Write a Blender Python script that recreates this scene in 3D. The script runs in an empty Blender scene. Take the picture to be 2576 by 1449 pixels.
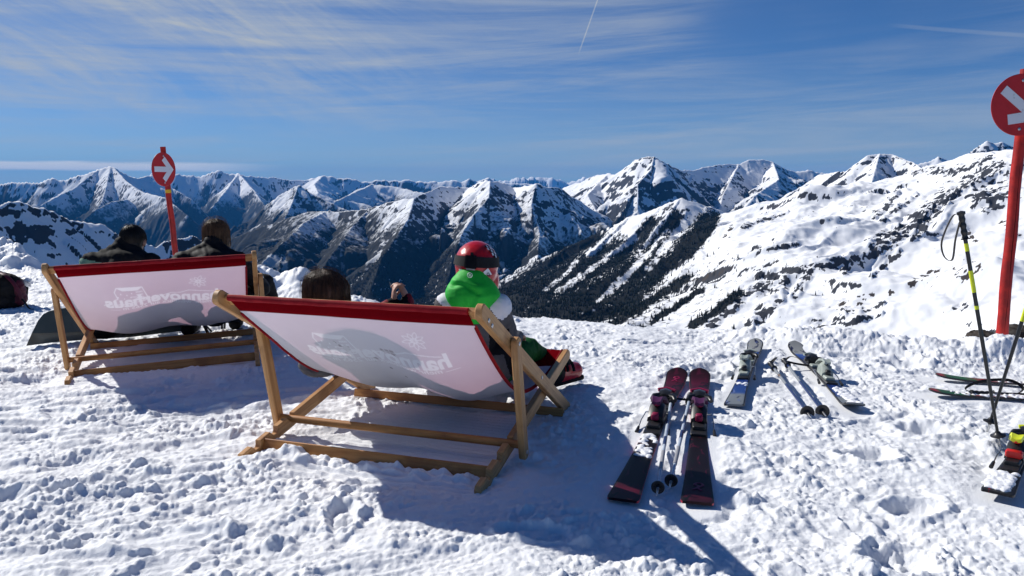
import bpy, bmesh, math, random
import numpy as np
from mathutils import Vector, Matrix
R = math.radians
scene = bpy.context.scene
C = scene.collection

# ------------------------------------------------------------------ camera
F_PX, CXP, CYP, CAM_H = 1935.8, 1288.0, 724.5, 1.2      # measured on the photograph at 2576 px wide
TILT = R(7.632)
cam_d = bpy.data.cameras.new("camera"); cam = bpy.data.objects.new("camera", cam_d); C.objects.link(cam)
cam_d.sensor_width = 36.0; cam_d.lens = 36.0 * F_PX / 2576.0
cam_d.clip_start = 0.05; cam_d.clip_end = 200000.0
cam.location = (0, 0, CAM_H); cam.rotation_euler = (R(90) - TILT, 0, 0)
scene.camera = cam

# ------------------------------------------------------------------ light
SUN_EL, SUN_AZ = R(35.9), R(-55.0)                      # azimuth from +Y, negative = left
SUN_DIR = Vector((math.sin(SUN_AZ) * math.cos(SUN_EL), math.cos(SUN_AZ) * math.cos(SUN_EL), math.sin(SUN_EL)))
sun_d = bpy.data.lights.new("sun", 'SUN'); sun = bpy.data.objects.new("sun", sun_d); C.objects.link(sun)
sun_d.energy = 5.0; sun_d.angle = R(0.53); sun_d.color = (1.0, 0.965, 0.90)
sun.rotation_euler = SUN_DIR.to_track_quat('Z', 'Y').to_euler()
scene.view_settings.view_transform = 'Standard'; scene.view_settings.look = 'None'
scene.view_settings.gamma = 1.0; scene.view_settings.exposure = 0.07; scene.view_settings.use_curve_mapping = False
scene.cycles.max_bounces = 8; scene.cycles.diffuse_bounces = 2; scene.cycles.glossy_bounces = 3
scene.cycles.transmission_bounces = 4; scene.cycles.transparent_max_bounces = 8; scene.cycles.volume_bounces = 0

# ------------------------------------------------------------------ node helper
class NT:
    def __init__(self, tree): self.t = tree; self.n = tree.nodes; self.l = tree.links
    def new(self, typ, **kw):
        nd = self.n.new(typ)
        for k, v in kw.items():
            if k.startswith('i_'):
                key = k[2:]
                key = int(key) if key.isdigit() else key.replace('_', ' ')
                self.put(nd.inputs[key], v)
            else: setattr(nd, k, v)
        return nd
    def put(self, sock, v):
        if isinstance(v, bpy.types.NodeSocket): self.l.new(v, sock)
        elif isinstance(v, (tuple, list)) and sock.type == 'RGBA' and len(v) == 3: sock.default_value = (*v, 1)
        else: sock.default_value = v
    def math(self, op, a, b=0.0, c=None, clamp=False):
        nd = self.n.new('ShaderNodeMath'); nd.operation = op; nd.use_clamp = clamp
        self.put(nd.inputs[0], a); self.put(nd.inputs[1], b)
        if c is not None: self.put(nd.inputs[2], c)
        return nd.outputs[0]
    def smooth(self, x, lo, hi, a=0.0, b=1.0):
        nd = self.n.new('ShaderNodeMapRange'); nd.interpolation_type = 'SMOOTHSTEP'
        self.put(nd.inputs[0], x); self.put(nd.inputs[1], lo); self.put(nd.inputs[2], hi); self.put(nd.inputs[3], a); self.put(nd.inputs[4], b)
        return nd.outputs[0]
    def mix(self, f, a, b, mode='MIX'):
        nd = self.n.new('ShaderNodeMix'); nd.data_type = 'RGBA'; nd.blend_type = mode
        self.put(nd.inputs[0], f); self.put(nd.inputs[6], a); self.put(nd.inputs[7], b)
        return nd.outputs[2]
    def noise(self, vec, scale, detail=4, rough=0.55, dist=0.0):
        nd = self.n.new('ShaderNodeTexNoise'); self.put(nd.inputs['Vector'], vec)
        nd.inputs['Scale'].default_value = scale; nd.inputs['Detail'].default_value = detail
        nd.inputs['Roughness'].default_value = rough; nd.inputs['Distortion'].default_value = dist
        return nd.outputs[0]
    def combine(self, x, y, z):
        nd = self.n.new('ShaderNodeCombineXYZ')
        for i, v in enumerate((x, y, z)): self.put(nd.inputs[i], v)
        return nd.outputs[0]

# ------------------------------------------------------------------ sky
world = bpy.data.worlds.new("World"); scene.world = world; world.use_nodes = True
w = NT(world.node_tree); w.n.clear()
sky = w.new('ShaderNodeTexSky'); sky.sky_type = 'NISHITA'; sky.sun_disc = False
sky.sun_elevation = SUN_EL; sky.sun_rotation = SUN_AZ
sky.altitude = 2600; sky.air_density = 1.0; sky.dust_density = 0.25; sky.ozone_density = 2.0
tc = w.new('ShaderNodeTexCoord'); sep = w.new('ShaderNodeSeparateXYZ'); w.l.new(tc.outputs['Generated'], sep.inputs[0])
az = w.math('ARCTAN2', sep.outputs[0], sep.outputs[1])
el = w.math('ARCSINE', sep.outputs[2])
def streak(ax, ex, skew, scale, detail, rough, dist, off):
    # noise stretched along a slightly tilted direction of the sky
    u = w.math('MULTIPLY', w.math('ADD', az, w.math('MULTIPLY', el, skew)), ax)
    v = w.math('MULTIPLY', w.math('ADD', el, w.math('MULTIPLY', az, off)), ex)
    return w.noise(w.combine(u, v, 3.7 + skew), scale, detail, rough, dist)
s1 = streak(0.9, 15.0, 0.2, 2.0, 9, 0.66, 0.6, -0.05)        # long level veils
s1b = streak(1.6, 34.0, 0.1, 2.0, 7, 0.62, 0.3, 0.03)        # thin combed lines inside them
s2 = streak(2.4, 6.0, 0.9, 2.2, 10, 0.66, 1.3, 0.34)         # fanned wisps on the left
s3 = w.noise(w.combine(w.math('MULTIPLY', az, 1.2), w.math('MULTIPLY', el, 3.5), 9.3), 2.2, 3, 0.5)
left = w.smooth(az, 0.10, -0.38)
right = w.smooth(az, 0.05, 0.50)
hi = w.smooth(el, 0.035, 0.13)
c1 = w.math('MULTIPLY', w.smooth(w.math('ADD', s1, w.math('MULTIPLY', w.math('SUBTRACT', s1b, 0.5), 0.30)), 0.33, 0.76), w.smooth(s3, 0.22, 0.55))
c1 = w.math('MULTIPLY', c1, w.math('SUBTRACT', 1.0, w.math('MULTIPLY', right, 0.22)))
c2 = w.math('MULTIPLY', w.smooth(w.math('ADD', s2, w.math('MULTIPLY', w.math('SUBTRACT', s1b, 0.5), 0.22)), 0.34, 0.76), w.math('MULTIPLY', left, hi))
veil = w.math('MULTIPLY', w.math('MULTIPLY', w.smooth(el, 0.06, 0.20), w.smooth(az, 0.45, -0.30)), 0.17)
cl = w.math('ADD', w.math('ADD', w.math('MULTIPLY', c1, 0.50), w.math('MULTIPLY', c2, 0.54)), w.math('ADD', veil, w.math('ADD', 0.02, w.math('MULTIPLY', w.smooth(el, 0.15, 0.01), 0.36))), clamp=True)
# low bank of cloud along the horizon on the left
bank = w.math('MULTIPLY', w.smooth(w.math('ABSOLUTE', w.math('SUBTRACT', el, w.math('ADD', 0.0175, w.math('MULTIPLY', w.noise(w.combine(w.math('MULTIPLY', az, 6.0), w.math('MULTIPLY', el, 60.0), 1.0), 2.0, 5), 0.007)))), 0.0065, 0.0025), w.smooth(az, -0.27, -0.42))
# contrail: a thin straight line high in the sky
def contrail(a0, e0, a1, e1, wid, strength):
    dx, dy = a1 - a0, e1 - e0; L = math.hypot(dx, dy); nx, ny = -dy / L, dx / L
    dist = w.math('ABSOLUTE', w.math('ADD', w.math('MULTIPLY', w.math('SUBTRACT', az, a0), nx), w.math('MULTIPLY', w.math('SUBTRACT', el, e0), ny)))
    t = w.math('ADD', w.math('MULTIPLY', w.math('SUBTRACT', az, a0), dx / L / L), w.math('MULTIPLY', w.math('SUBTRACT', el, e0), dy / L / L))
    m = w.math('MULTIPLY', w.smooth(dist, wid, wid * 0.3), w.math('MULTIPLY', w.smooth(t, -0.02, 0.15), w.smooth(t, 1.02, 0.85)))
    return w.math('MULTIPLY', m, strength)
cl = w.math('ADD', cl, contrail(0.0831, 0.1602, 0.1160, 0.2500, 0.0011, 0.45), clamp=True)
cl = w.math('ADD', cl, contrail(0.44, 0.178, 0.66, 0.140, 0.0030, 0.16), clamp=True)
cl = w.math('ADD', cl, contrail(-0.42, 0.186, -0.28, 0.165, 0.0030, 0.18), clamp=True)
front = w.math('MULTIPLY', w.smooth(el, 0.62, 0.33), w.smooth(w.math('ABSOLUTE', az), 1.35, 0.85))     # the cirrus lies ahead; overhead and behind the sky is clear
cl = w.math('MULTIPLY', cl, front)
skycol = w.mix(1.0, sky.outputs[0], (0.43, 0.84, 1.33), 'MULTIPLY')
col = w.mix(cl, skycol, (7.4, 8.2, 9.2))
col = w.mix(w.math('MULTIPLY', bank, 0.85), col, (14.0, 14.0, 14.2))
bg = w.new('ShaderNodeBackground', i_Strength=0.055); w.l.new(col, bg.inputs[0])
wo = w.new('ShaderNodeOutputWorld'); w.l.new(bg.outputs[0], wo.inputs[0])

# ------------------------------------------------------------------ geometry helpers
def ray(u, v):
    a = (u - CXP) / F_PX; b = (CYP - v) / F_PX
    c, s = math.cos(TILT), math.sin(TILT)
    return Vector((a, c + b * s, -s + b * c))
def on_depth(u, v, y):
    d = ray(u, v); return Vector((0, 0, CAM_H)) + d * (y / d.y)
def on_plane(u, v, z=0.0):
    d = ray(u, v); return Vector((0, 0, CAM_H)) + d * ((z - CAM_H) / d.z)

rng = np.random.default_rng(7)
_P = rng.permutation(4096).astype(np.int32)
_G = np.stack([np.cos(np.arange(4096) * 2.39996), np.sin(np.arange(4096) * 2.39996)], 1).astype(np.float32)
def perlin(x, y, seed=0):
    x = x.astype(np.float32); y = y.astype(np.float32)
    xi = np.floor(x).astype(np.int32); yi = np.floor(y).astype(np.int32)
    xf = x - xi; yf = y - yi
    u = xf * xf * xf * (xf * (xf * 6 - 15) + 10); v = yf * yf * yf * (yf * (yf * 6 - 15) + 10)
    def g(ix, iy, fx, fy):
        h = _P[(_P[(ix + seed * 131) & 4095] + iy) & 4095]
        gg = _G[h]; return gg[..., 0] * fx + gg[..., 1] * fy
    a = g(xi, yi, xf, yf); b = g(xi + 1, yi, xf - 1, yf)
    c = g(xi, yi + 1, xf, yf - 1); d = g(xi + 1, yi + 1, xf - 1, yf - 1)
    return (a + u * (b - a)) + v * ((c + u * (d - c)) - (a + u * (b - a)))
def fbm(x, y, octv, seed=0, gain=0.5, lac=2.03):
    s = 0.0; a = 1.0
    for i in range(octv):
        s = s + a * perlin(x, y, seed + i * 7); x = x * lac + 13.7; y = y * lac - 7.1; a *= gain
    return s
def ridged(x, y, octv, seed=0, gain=0.5, lac=2.05):
    s = 0.0; a = 1.0; tot = 0
    for i in range(octv):
        s = s + a * (1 - np.abs(perlin(x, y, seed + i * 7)) * 1.7); tot += a
        x = x * lac + 5.3; y = y * lac + 9.1; a *= gain
    return s / tot
def sstep(x, a, b):
    t = np.clip((x - a) / (b - a), 0, 1); return t * t * (3 - 2 * t)
def grid_mesh(name, X, Y, Z, mat, attrs=None, keep=None, smooth=True):
    n, m = X.shape
    co = np.stack([X, Y, Z], -1).reshape(-1, 3).astype(np.float32)
    idx = np.arange(n * m, dtype=np.int32).reshape(n, m)
    q = np.stack([idx[:-1, :-1], idx[:-1, 1:], idx[1:, 1:], idx[1:, :-1]], -1).reshape(-1, 4)
    if keep is not None:
        q = q[keep.reshape(-1)]
        used = np.zeros(n * m, bool); used[q.reshape(-1)] = True
        remap = np.cumsum(used).astype(np.int32) - 1
        q = remap[q]; co = co[used]
    else: used = None
    me = bpy.data.meshes.new(name)
    me.vertices.add(len(co)); me.vertices.foreach_set('co', co.reshape(-1))
    me.loops.add(q.size); me.loops.foreach_set('vertex_index', q.reshape(-1).astype(np.int32))
    me.polygons.add(len(q)); me.polygons.foreach_set('loop_start', np.arange(0, q.size, 4, dtype=np.int32))
    me.update(calc_edges=True)
    if smooth: me.polygons.foreach_set('use_smooth', np.ones(len(q), bool))
    for k, v in (attrs or {}).items():
        v = v.reshape(-1).astype(np.float32)
        if used is not None: v = v[used]
        a = me.attributes.new(k, 'FLOAT', 'POINT'); a.data.foreach_set('value', v)
    me.materials.append(mat)
    o = bpy.data.objects.new(name, me); C.objects.link(o)
    return o

MATS = {}
def material(name):
    m = bpy.data.materials.new(name); m.use_nodes = True
    t = NT(m.node_tree); t.n.clear()
    out = t.new('ShaderNodeOutputMaterial'); MATS[name] = m
    return m, t, out
def attr(t, name):
    nd = t.new('ShaderNodeAttribute'); nd.attribute_name = name; return nd.outputs['Fac']

# ------------------------------------------------------------------ mountains
mm, t, out = material('mountain_ground')
rock = attr(t, 'rock'); forest = attr(t, 'forest'); warm = attr(t, 'warm')
geo = t.new('ShaderNodeNewGeometry')
n1 = t.noise(geo.outputs['Position'], 0.02, 5, 0.6)
rcol = t.mix(n1, (0.024, 0.026, 0.033), (0.070, 0.073, 0.084))
rcol = t.mix(warm, rcol, (0.075, 0.058, 0.045))
fcol = t.mix(t.noise(geo.outputs['Position'], 0.03, 3), (0.002, 0.0035, 0.0045), (0.008, 0.011, 0.012))
rn = t.noise(geo.outputs['Position'], 0.085, 7, 0.68)
rock = t.smooth(t.math('ADD', rock, t.math('MULTIPLY', t.math('SUBTRACT', rn, 0.5), 0.95)), 0.38, 0.60)
base = t.mix(rock, (0.88, 0.89, 0.91), rcol)
base = t.mix(forest, base, fcol)
bs = t.new('ShaderNodeBsdfPrincipled', i_Base_Color=base, i_Roughness=0.9); bs.inputs['Specular IOR Level'].default_value = 0.15
t.l.new(bs.outputs[0], out.inputs[0])

RIDGES = []
def ridge(nodes, k=0.6, lam=260.0, amp=0.30, rmax=3200.0, jag=0.0, bump=0.16):
    # nodes: (u, v on the photograph, distance ahead in metres[, slope])
    P = []; K = []
    for nd in nodes:
        p = on_depth(nd[0], nd[1], nd[2]); P.append((p.x, p.y, p.z)); K.append(nd[3] if len(nd) > 3 else k)
    RIDGES.append((np.array(P, np.float32), np.array(K, np.float32), lam, amp, rmax, jag, bump))
# near right massif: crest, spurs, lower step of rock
ridge([(2900, 300, 2000, .30), (2650, 352, 2250, .30), (2552, 378, 2400, .30), (2430, 389, 2650, .30), (2324, 425, 2900, .3), (2266, 462, 3050, .3), (2245, 489, 3100, .3), (2187, 502, 3200, .3), (2028, 526, 3350, .32),
       (1901, 552, 3600, .42), (1838, 539, 3750, .55), (1796, 526, 3700, .62), (1714, 499, 3450, .6), (1663, 520, 3500, .55), (1584, 547, 3580, .52), (1510, 584, 3640, .52), (1425, 621, 3680, .52), (1346, 658, 3720, .52), (1283, 690, 3750, .52), (1240, 732, 3750, .52), (1180, 800, 3700, .52)], lam=230, amp=.07, rmax=3000, jag=4, bump=.09)
ridge([(1714, 499, 3450), (1650, 575, 3200), (1600, 640, 3000), (1560, 700, 2800), (1530, 760, 2650)], k=.62, lam=120, amp=.25, rmax=1500, jag=8)
ridge([(1796, 526, 3700), (1740, 600, 3280), (1680, 675, 2850), (1640, 735, 2650), (1600, 800, 2500)], k=.70, lam=120, amp=.25, rmax=1500, jag=8)
ridge([(1663, 520, 3500), (1570, 610, 3200), (1490, 680, 3000), (1440, 750, 2850)], k=.6, lam=120, amp=.25, rmax=1500, jag=8)
ridge([(1584, 547, 3580), (1470, 650, 3250), (1390, 720, 3050), (1350, 790, 2900)], k=.6, lam=120, amp=.25, rmax=1500, jag=8)
ridge([(2620, 390, 2000), (2536, 425, 2000), (2430, 473, 1950), (2351, 515, 1900), (2298, 568, 1800), (2219, 605, 1750), (2155, 642, 1700), (2060, 668, 1700), (1980, 684, 1700), (1917, 700, 1750), (1875, 727, 1700), (1822, 774, 1600), (1785, 817, 1550), (1740, 880, 1500)], k=.42, lam=80, amp=.22, rmax=1200, jag=6, bump=.14)
# dome and pyramid behind it
ridge([(2060, 440, 5000), (2113, 430, 4800), (2145, 417, 4700), (2182, 391, 4700), (2213, 386, 4700), (2245, 388, 4700), (2298, 409, 4500), (2324, 425, 4300), (2400, 450, 4200)], k=.6, lam=200, amp=.35, rmax=2200, jag=6)
ridge([(2213, 386, 4700), (2200, 430, 4400), (2190, 470, 4200)], k=.6, lam=150, amp=.35, rmax=1500, jag=6)
ridge([(2410, 400, 6500), (2430, 388, 6500), (2455, 372, 6500), (2483, 353, 6500), (2500, 361, 6500), (2520, 356, 6500), (2552, 371, 6500), (2640, 390, 6500)], k=.75, lam=200, amp=.35, rmax=2000, jag=6)
ridge([(2310, 412, 8500), (2340, 404, 8500), (2361, 393, 8500), (2378, 400, 8500), (2420, 415, 8500)], k=.7, lam=200, amp=.35, rmax=2000, jag=10)
# the white peak and the long wall right of it
ridge([(1400, 490, 8300), (1415, 475, 8250), (1447, 460, 8100), (1468, 454, 8000), (1494, 444, 7900), (1526, 436, 7700), (1552, 438, 7500), (1579, 417, 7250), (1605, 399, 7050), (1626, 394, 6950), (1647, 394, 6900), (1669, 407, 7100), (1711, 428, 7600), (1743, 428, 7900), (1774, 420, 8100), (1822, 412, 8350), (1859, 412, 8500),
       (1880, 404, 8550), (1917, 400, 8700), (1944, 407, 8800), (1965, 420, 8850), (1996, 430, 8900), (2012, 430, 8900), (2039, 428, 8900), (2060, 433, 8900), (2086, 436, 8900), (2150, 440, 8900)], k=.74, lam=380, amp=.24, rmax=3500, jag=14, bump=.12)
ridge([(1645, 394, 6900), (1638, 425, 6700), (1605, 462, 6400), (1604, 530, 6050), (1560, 575, 5850)], k=.78, lam=200, amp=.3, rmax=2000, jag=10)
ridge([(1530, 436, 7700), (1500, 466, 7200), (1478, 490, 6800), (1500, 530, 6350), (1490, 590, 5950)], k=.7, lam=200, amp=.3, rmax=2000, jag=10)
ridge([(1859, 412, 8500), (1840, 450, 7900), (1818, 490, 7350), (1810, 530, 6950)], k=.8, lam=200, amp=.3, rmax=1800, jag=10)
ridge([(1944, 407, 8800), (1960, 450, 7600), (1901, 489, 6500), (1862, 535, 6200)], k=.65, lam=160, amp=.3, rmax=1500, jag=8)
ridge([(1901, 489, 6500), (1925, 545, 6150)], k=.7, lam=150, amp=.3, rmax=1200)
ridge([(1743, 428, 7900), (1735, 470, 7350), (1700, 500, 6900)], k=.8, lam=160, amp=.3, rmax=1500, jag=8)
# middle mountain
ridge([(470, 680, 6300), (520, 635, 6300), (585, 599, 6300), (630, 580, 6250), (694, 560, 6200), (734, 545, 6150), (779, 532, 6100), (818, 531, 6000), (863, 532, 5900), (923, 525, 5750), (972, 510, 5550), (1022, 500, 5380), (1042, 498, 5320), (1086, 478, 5600), (1111, 468, 5750), (1156, 470, 5950), (1180, 473, 5950), (1200, 461, 5700),
       (1225, 453, 5480), (1235, 455, 5450), (1267, 460, 5750), (1291, 473, 5900), (1330, 465, 5600), (1351, 462, 5500), (1373, 470, 5650), (1410, 473, 5900), (1436, 494, 6050), (1462, 507, 6150), (1478, 523, 6200), (1489, 542, 6200), (1510, 575, 6200)], k=.74, lam=260, amp=.27, rmax=3500, jag=10, bump=.13)
ridge([(1042, 498, 5320), (1027, 550, 5000), (992, 600, 4750), (960, 650, 4500), (930, 730, 4200)], k=.78, lam=160, amp=.3, rmax=1800, jag=10)
ridge([(1233, 454, 5450), (1230, 495, 5220), (1195, 535, 5020), (1160, 590, 4780), (1140, 650, 4550), (1120, 730, 4250)], k=.74, lam=160, amp=.3, rmax=1800, jag=10)
ridge([(1348, 463, 5500), (1336, 515, 5250), (1357, 584, 4980), (1351, 647, 4650), (1340, 720, 4350)], k=.7, lam=160, amp=.3, rmax=1600, jag=10)
ridge([(818, 531, 6000), (764, 560, 5450), (714, 609, 4950), (660, 660, 4700), (620, 730, 4400)], k=.62, lam=160, amp=.3, rmax=1800, jag=10)
ridge([(930, 524, 5740), (885, 570, 5350), (850, 620, 4950), (800, 690, 4600), (780, 750, 4350)], k=.62, lam=160, amp=.3, rmax=1800, jag=10)
ridge([(1440, 496, 6060), (1450, 560, 5550), (1430, 620, 5000), (1420, 680, 4750)], k=.7, lam=160, amp=.3, rmax=1400, jag=10)
# left: valley spur, big left peak, chain behind, small far ridges
ridge([(540, 640, 8600), (585, 594, 8800), (620, 565, 8900), (670, 515, 9000), (704, 490, 9000), (739, 470, 9000), (754, 465, 9000), (774, 480, 9000), (813, 500, 8900), (853, 520, 8800), (883, 531, 8700), (930, 560, 8500)], k=.96, lam=300, amp=.26, rmax=3000, jag=12)
ridge([(750, 466, 9000), (735, 510, 8600), (715, 550, 8200)], k=.65, lam=220, amp=.3, rmax=1800, jag=10)
ridge([(-260, 490, 12000), (-120, 470, 12000), (0, 463, 12000), (25, 458, 12000), (60, 458, 12000), (99, 460, 12000), (124, 448, 12000), (134, 446, 12000), (149, 453, 12000), (169, 451, 12000), (198, 441, 12000), (228, 433, 12000), (248, 425, 12000), (263, 419, 12000), (278, 418, 12000), (288, 421, 12000), (308, 433, 12000), (327, 443, 12000), (347, 448, 12100), (367, 441, 12300), (382, 440, 12500), (430, 470, 12500), (480, 500, 12300)], k=1.02, lam=420, amp=.28, rmax=4200, jag=20)
ridge([(285, 420, 12000), (318, 455, 11400), (350, 480, 10900), (415, 497, 10400), (470, 540, 9900)], k=.92, lam=260, amp=.32, rmax=2500, jag=14)
ridge([(248, 425, 12000), (190, 470, 11300), (120, 505, 10700), (60, 540, 10200)], k=.92, lam=260, amp=.32, rmax=2500, jag=14)
ridge([(278, 418, 12000), (268, 465, 11300), (255, 510, 10700), (215, 560, 10100)], k=.92, lam=260, amp=.32, rmax=2500, jag=14)
ridge([(320, 500, 10600), (280, 507, 10300), (235, 530, 9900), (205, 560, 9600)], k=.92, lam=220, amp=.3, rmax=2000, jag=10)
ridge([(350, 470, 16000), (382, 436, 16000), (412, 446, 16000), (446, 436, 16000), (471, 441, 16000), (496, 443, 16000), (521, 438, 16000), (536, 431, 16000), (551, 428, 16000), (575, 438, 16000), (600, 435, 16000), (615, 441, 16000), (640, 443, 16300), (670, 446, 16500), (694, 446, 16800), (719, 451, 17000), (744, 453, 17200), (774, 451, 17500), (794, 446, 17500), (813, 441, 17500), (833, 443, 17500), (858, 448, 17500), (888, 448, 17500), (908, 456, 17500), (932, 456, 17500),
       (947, 451, 17500), (972, 453, 17500), (1002, 453, 17500), (1027, 451, 17500), (1051, 456, 17500), (1071, 456, 17500), (1106, 456, 17500), (1141, 453, 17500), (1161, 456, 17500), (1180, 448, 17500), (1200, 456, 17500), (1230, 446, 17500), (1245, 456, 17500), (1290, 460, 17500), (1360, 462, 17500)], k=1.02, lam=500, amp=.28, rmax=5000, jag=26)
ridge([(600, 435, 16000), (575, 470, 15000), (550, 500, 14300), (530, 525, 13700)], k=.92, lam=300, amp=.3, rmax=2800, jag=14)
ridge([(600, 435, 16000), (640, 480, 14800), (668, 520, 14000)], k=.92, lam=300, amp=.3, rmax=2800, jag=14)
ridge([(813, 441, 17500), (790, 462, 16300), (800, 485, 15000)], k=.6, lam=300, amp=.3, rmax=2800, jag=14)
ridge([(835, 512, 11000), (868, 494, 11300), (913, 474, 11800), (935, 463, 12300), (1000, 470, 12300), (1045, 482, 12000), (1090, 486, 11800), (1150, 495, 11500)], k=.55, lam=300, amp=.34, rmax=2800, jag=16)
ridge([(1150, 470, 33000), (1214, 456, 33000), (1235, 446, 33000), (1251, 454, 33000), (1283, 452, 33000), (1304, 446, 33000), (1320, 449, 33000), (1341, 442, 33000), (1367, 446, 33000), (1388, 443, 33000), (1415, 449, 33000), (1425, 457, 33000), (1447, 452, 33000), (1468, 444, 33000), (1484, 447, 33000), (1560, 465, 33000), (1960, 440, 33000), (2120, 432, 33000), (2300, 440, 33000)], k=.8, lam=500, amp=.4, rmax=5000, jag=90)
# near left hill, its flank turned away from the sun
ridge([(-700, 450, 1400), (-500, 468, 1480), (-200, 490, 1650), (0, 514, 1780), (20, 505, 1800), (45, 504, 1815), (99, 522, 1850), (149, 540, 1880), (174, 552, 1900), (213, 555, 1930), (258, 562, 1960), (298, 590, 2000), (367, 612, 2060), (392, 622, 2080), (412, 611, 2110), (446, 600, 2150), (486, 594, 2200), (506, 604, 2230), (520, 640, 2260), (560, 720, 2300)], k=.92, lam=170, amp=.15, rmax=1600, jag=8, bump=.12)

def seg_field(px, py, P, K):
    best = np.full(px.shape, -1e9, np.float32); bd = np.zeros_like(best); bs = np.zeros_like(best); s0 = 0.0
    for i in range(len(P) - 1):
        ax, ay, azv = P[i]; bx, by, bz = P[i + 1]
        dx, dy = bx - ax, by - ay; L2 = dx * dx + dy * dy; L = math.sqrt(L2)
        tt = np.clip(((px - ax) * dx + (py - ay) * dy) / L2, 0, 1)
        d = np.hypot(px - (ax + tt * dx), py - (ay + tt * dy))
        kk = K[i] + (K[i + 1] - K[i]) * tt
        h = azv + (bz - azv) * tt - kk * d
        m = h > best
        best = np.where(m, h, best); bd = np.where(m, d, bd); bs = np.where(m, s0 + tt * L, bs)
        s0 += L
    return best, bd, bs
def terrain(X, Y):
    H = np.full(X.shape, -1350.0, np.float32) + 120 * fbm(X / 1500, Y / 1500, 3, 3)
    D = np.full(X.shape, 2000.0, np.float32)
    for i, (P, K, lam, amp, rmax, jag, bump) in enumerate(RIDGES):
        x0, y0 = P[:, 0].min() - rmax, P[:, 1].min() - rmax; x1, y1 = P[:, 0].max() + rmax, P[:, 1].max() + rmax
        m = (X > x0) & (X < x1) & (Y > y0) & (Y < y1)
        if not m.any(): continue
        px, py = X[m], Y[m]
        # cheap bend of the plan so that slopes are not ruler-straight
        h, d, s = seg_field(px, py, P, K)
        near = np.minimum(d, rmax)
        wob = fbm(px / (lam * 3.1), py / (lam * 3.1), 3, 11 + i)
        if P[:, 1].mean() > 2800:
            wa_ = np.minimum(near * .55, lam * 1.3)
            h, d, s = seg_field(px + wa_ * wob * 1.1, py + wa_ * fbm(px / (lam * 2.6) + 31, py / (lam * 2.6), 3, 13 + i) * 1.1, P, K); near = np.minimum(d, rmax)
        rb = ridged((s + wob * lam * 0.9) / lam + 17 * i, d / (lam * 3.2) + wob * .6, 4, 50 + i * 3, .52)
        a = np.minimum(near * amp, lam * amp * 1.9)
        h = h - a * (1 - rb) * 2.0 + np.minimum(near * bump, lam * bump * 1.4) * fbm(px / (lam * 1.3), py / (lam * 1.3), 5, 200 + i, .55)
        if jag: h = h + jag * fbm(px / (lam * .35), py / (lam * .35), 3, 300 + i, .6) * np.exp(-near / (lam * .8)) 
        h = np.where(d > rmax, -1e9, h)
        Hm = H[m]; up = h > Hm
        Hm = np.where(up, h, Hm); H[m] = Hm
        Dm = D[m]; D[m] = np.where(up, d, Dm)
    return H, D
def strokes_mask(U, V, strokes):
    m = np.zeros(U.shape, np.float32)
    for pts, wd in strokes:
        for (ax, ay), (bx, by) in zip(pts[:-1], pts[1:]):
            sel = (U > min(ax, bx) - 2 * wd) & (U < max(ax, bx) + 2 * wd) & (V > min(ay, by) - 2 * wd) & (V < max(ay, by) + 2 * wd)
            if not sel.any(): continue
            u, v = U[sel], V[sel]; dx, dy = bx - ax, by - ay
            tt = np.clip(((u - ax) * dx + (v - ay) * dy) / (dx * dx + dy * dy + 1e-6), 0, 1)
            d = np.hypot(u - ax - tt * dx, v - ay - tt * dy)
            m[sel] = np.maximum(m[sel], np.clip(1.35 - d / wd, 0, 1))
    return m
def c6(pts): return [(1213.9 + a * .5288, 319.5 + b * .5288) for a, b in pts]
# where bare rock breaks through the snow of the near massif
ROCKS = [(c6([(2530, 185), (2420, 200), (2300, 270), (2200, 330), (2140, 380), (2060, 460), (1980, 510), (1900, 545), (1860, 570)]), 24), (c6([(2520, 300), (2420, 330), (2340, 330)]), 26), (c6([(2330, 390), (2400, 395), (2470, 380)]), 10),
         (c6([(2160, 380), (2100, 480), (2040, 520)]), 16), (c6([(1880, 600), (1780, 620), (1700, 645), (1600, 665), (1480, 690), (1390, 700), (1320, 715)]), 13), (c6([(1740, 650), (1720, 690)]), 12),
         (c6([(1400, 720), (1330, 760), (1270, 790), (1200, 850), (1120, 910), (1070, 950)]), 15), (c6([(1420, 740), (1400, 820), (1340, 880), (1290, 930)]), 22), (c6([(1560, 690), (1510, 770), (1480, 810)]), 14),
         (c6([(1980, 590), (1900, 670), (1850, 715)]), 5), (c6([(2060, 215), (2130, 205), (2230, 215), (2330, 180), (2420, 150)]), 12), (c6([(1970, 310), (1930, 370), (1860, 430)]), 11), (c6([(2060, 330), (1960, 400), (1900, 450)]), 8),
         (c6([(1290, 580), (1400, 578), (1500, 565)]), 4), (c6([(1540, 920), (1640, 930), (1720, 900)]), 9), (c6([(1720, 870), (1800, 880), (1900, 850)]), 9), (c6([(1560, 960), (1760, 930), (1900, 900)]), 6),
         (c6([(2200, 890), (2300, 850)]), 5), (c6([(1250, 470), (1350, 440), (1450, 410)]), 5), (c6([(1240, 480), (1300, 455)]), 5), (c6([(1470, 270), (1500, 290)]), 10),
         (c6([(2340, 1010), (2420, 985), (2576, 990)]), 10), (c6([(900, 370), (860, 410), (800, 470), (760, 530), (740, 600)]), 9), (c6([(1080, 400), (1020, 480), (960, 560), (900, 640)]), 14), (c6([(960, 400), (900, 480), (840, 560), (800, 640)]), 10)]
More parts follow.
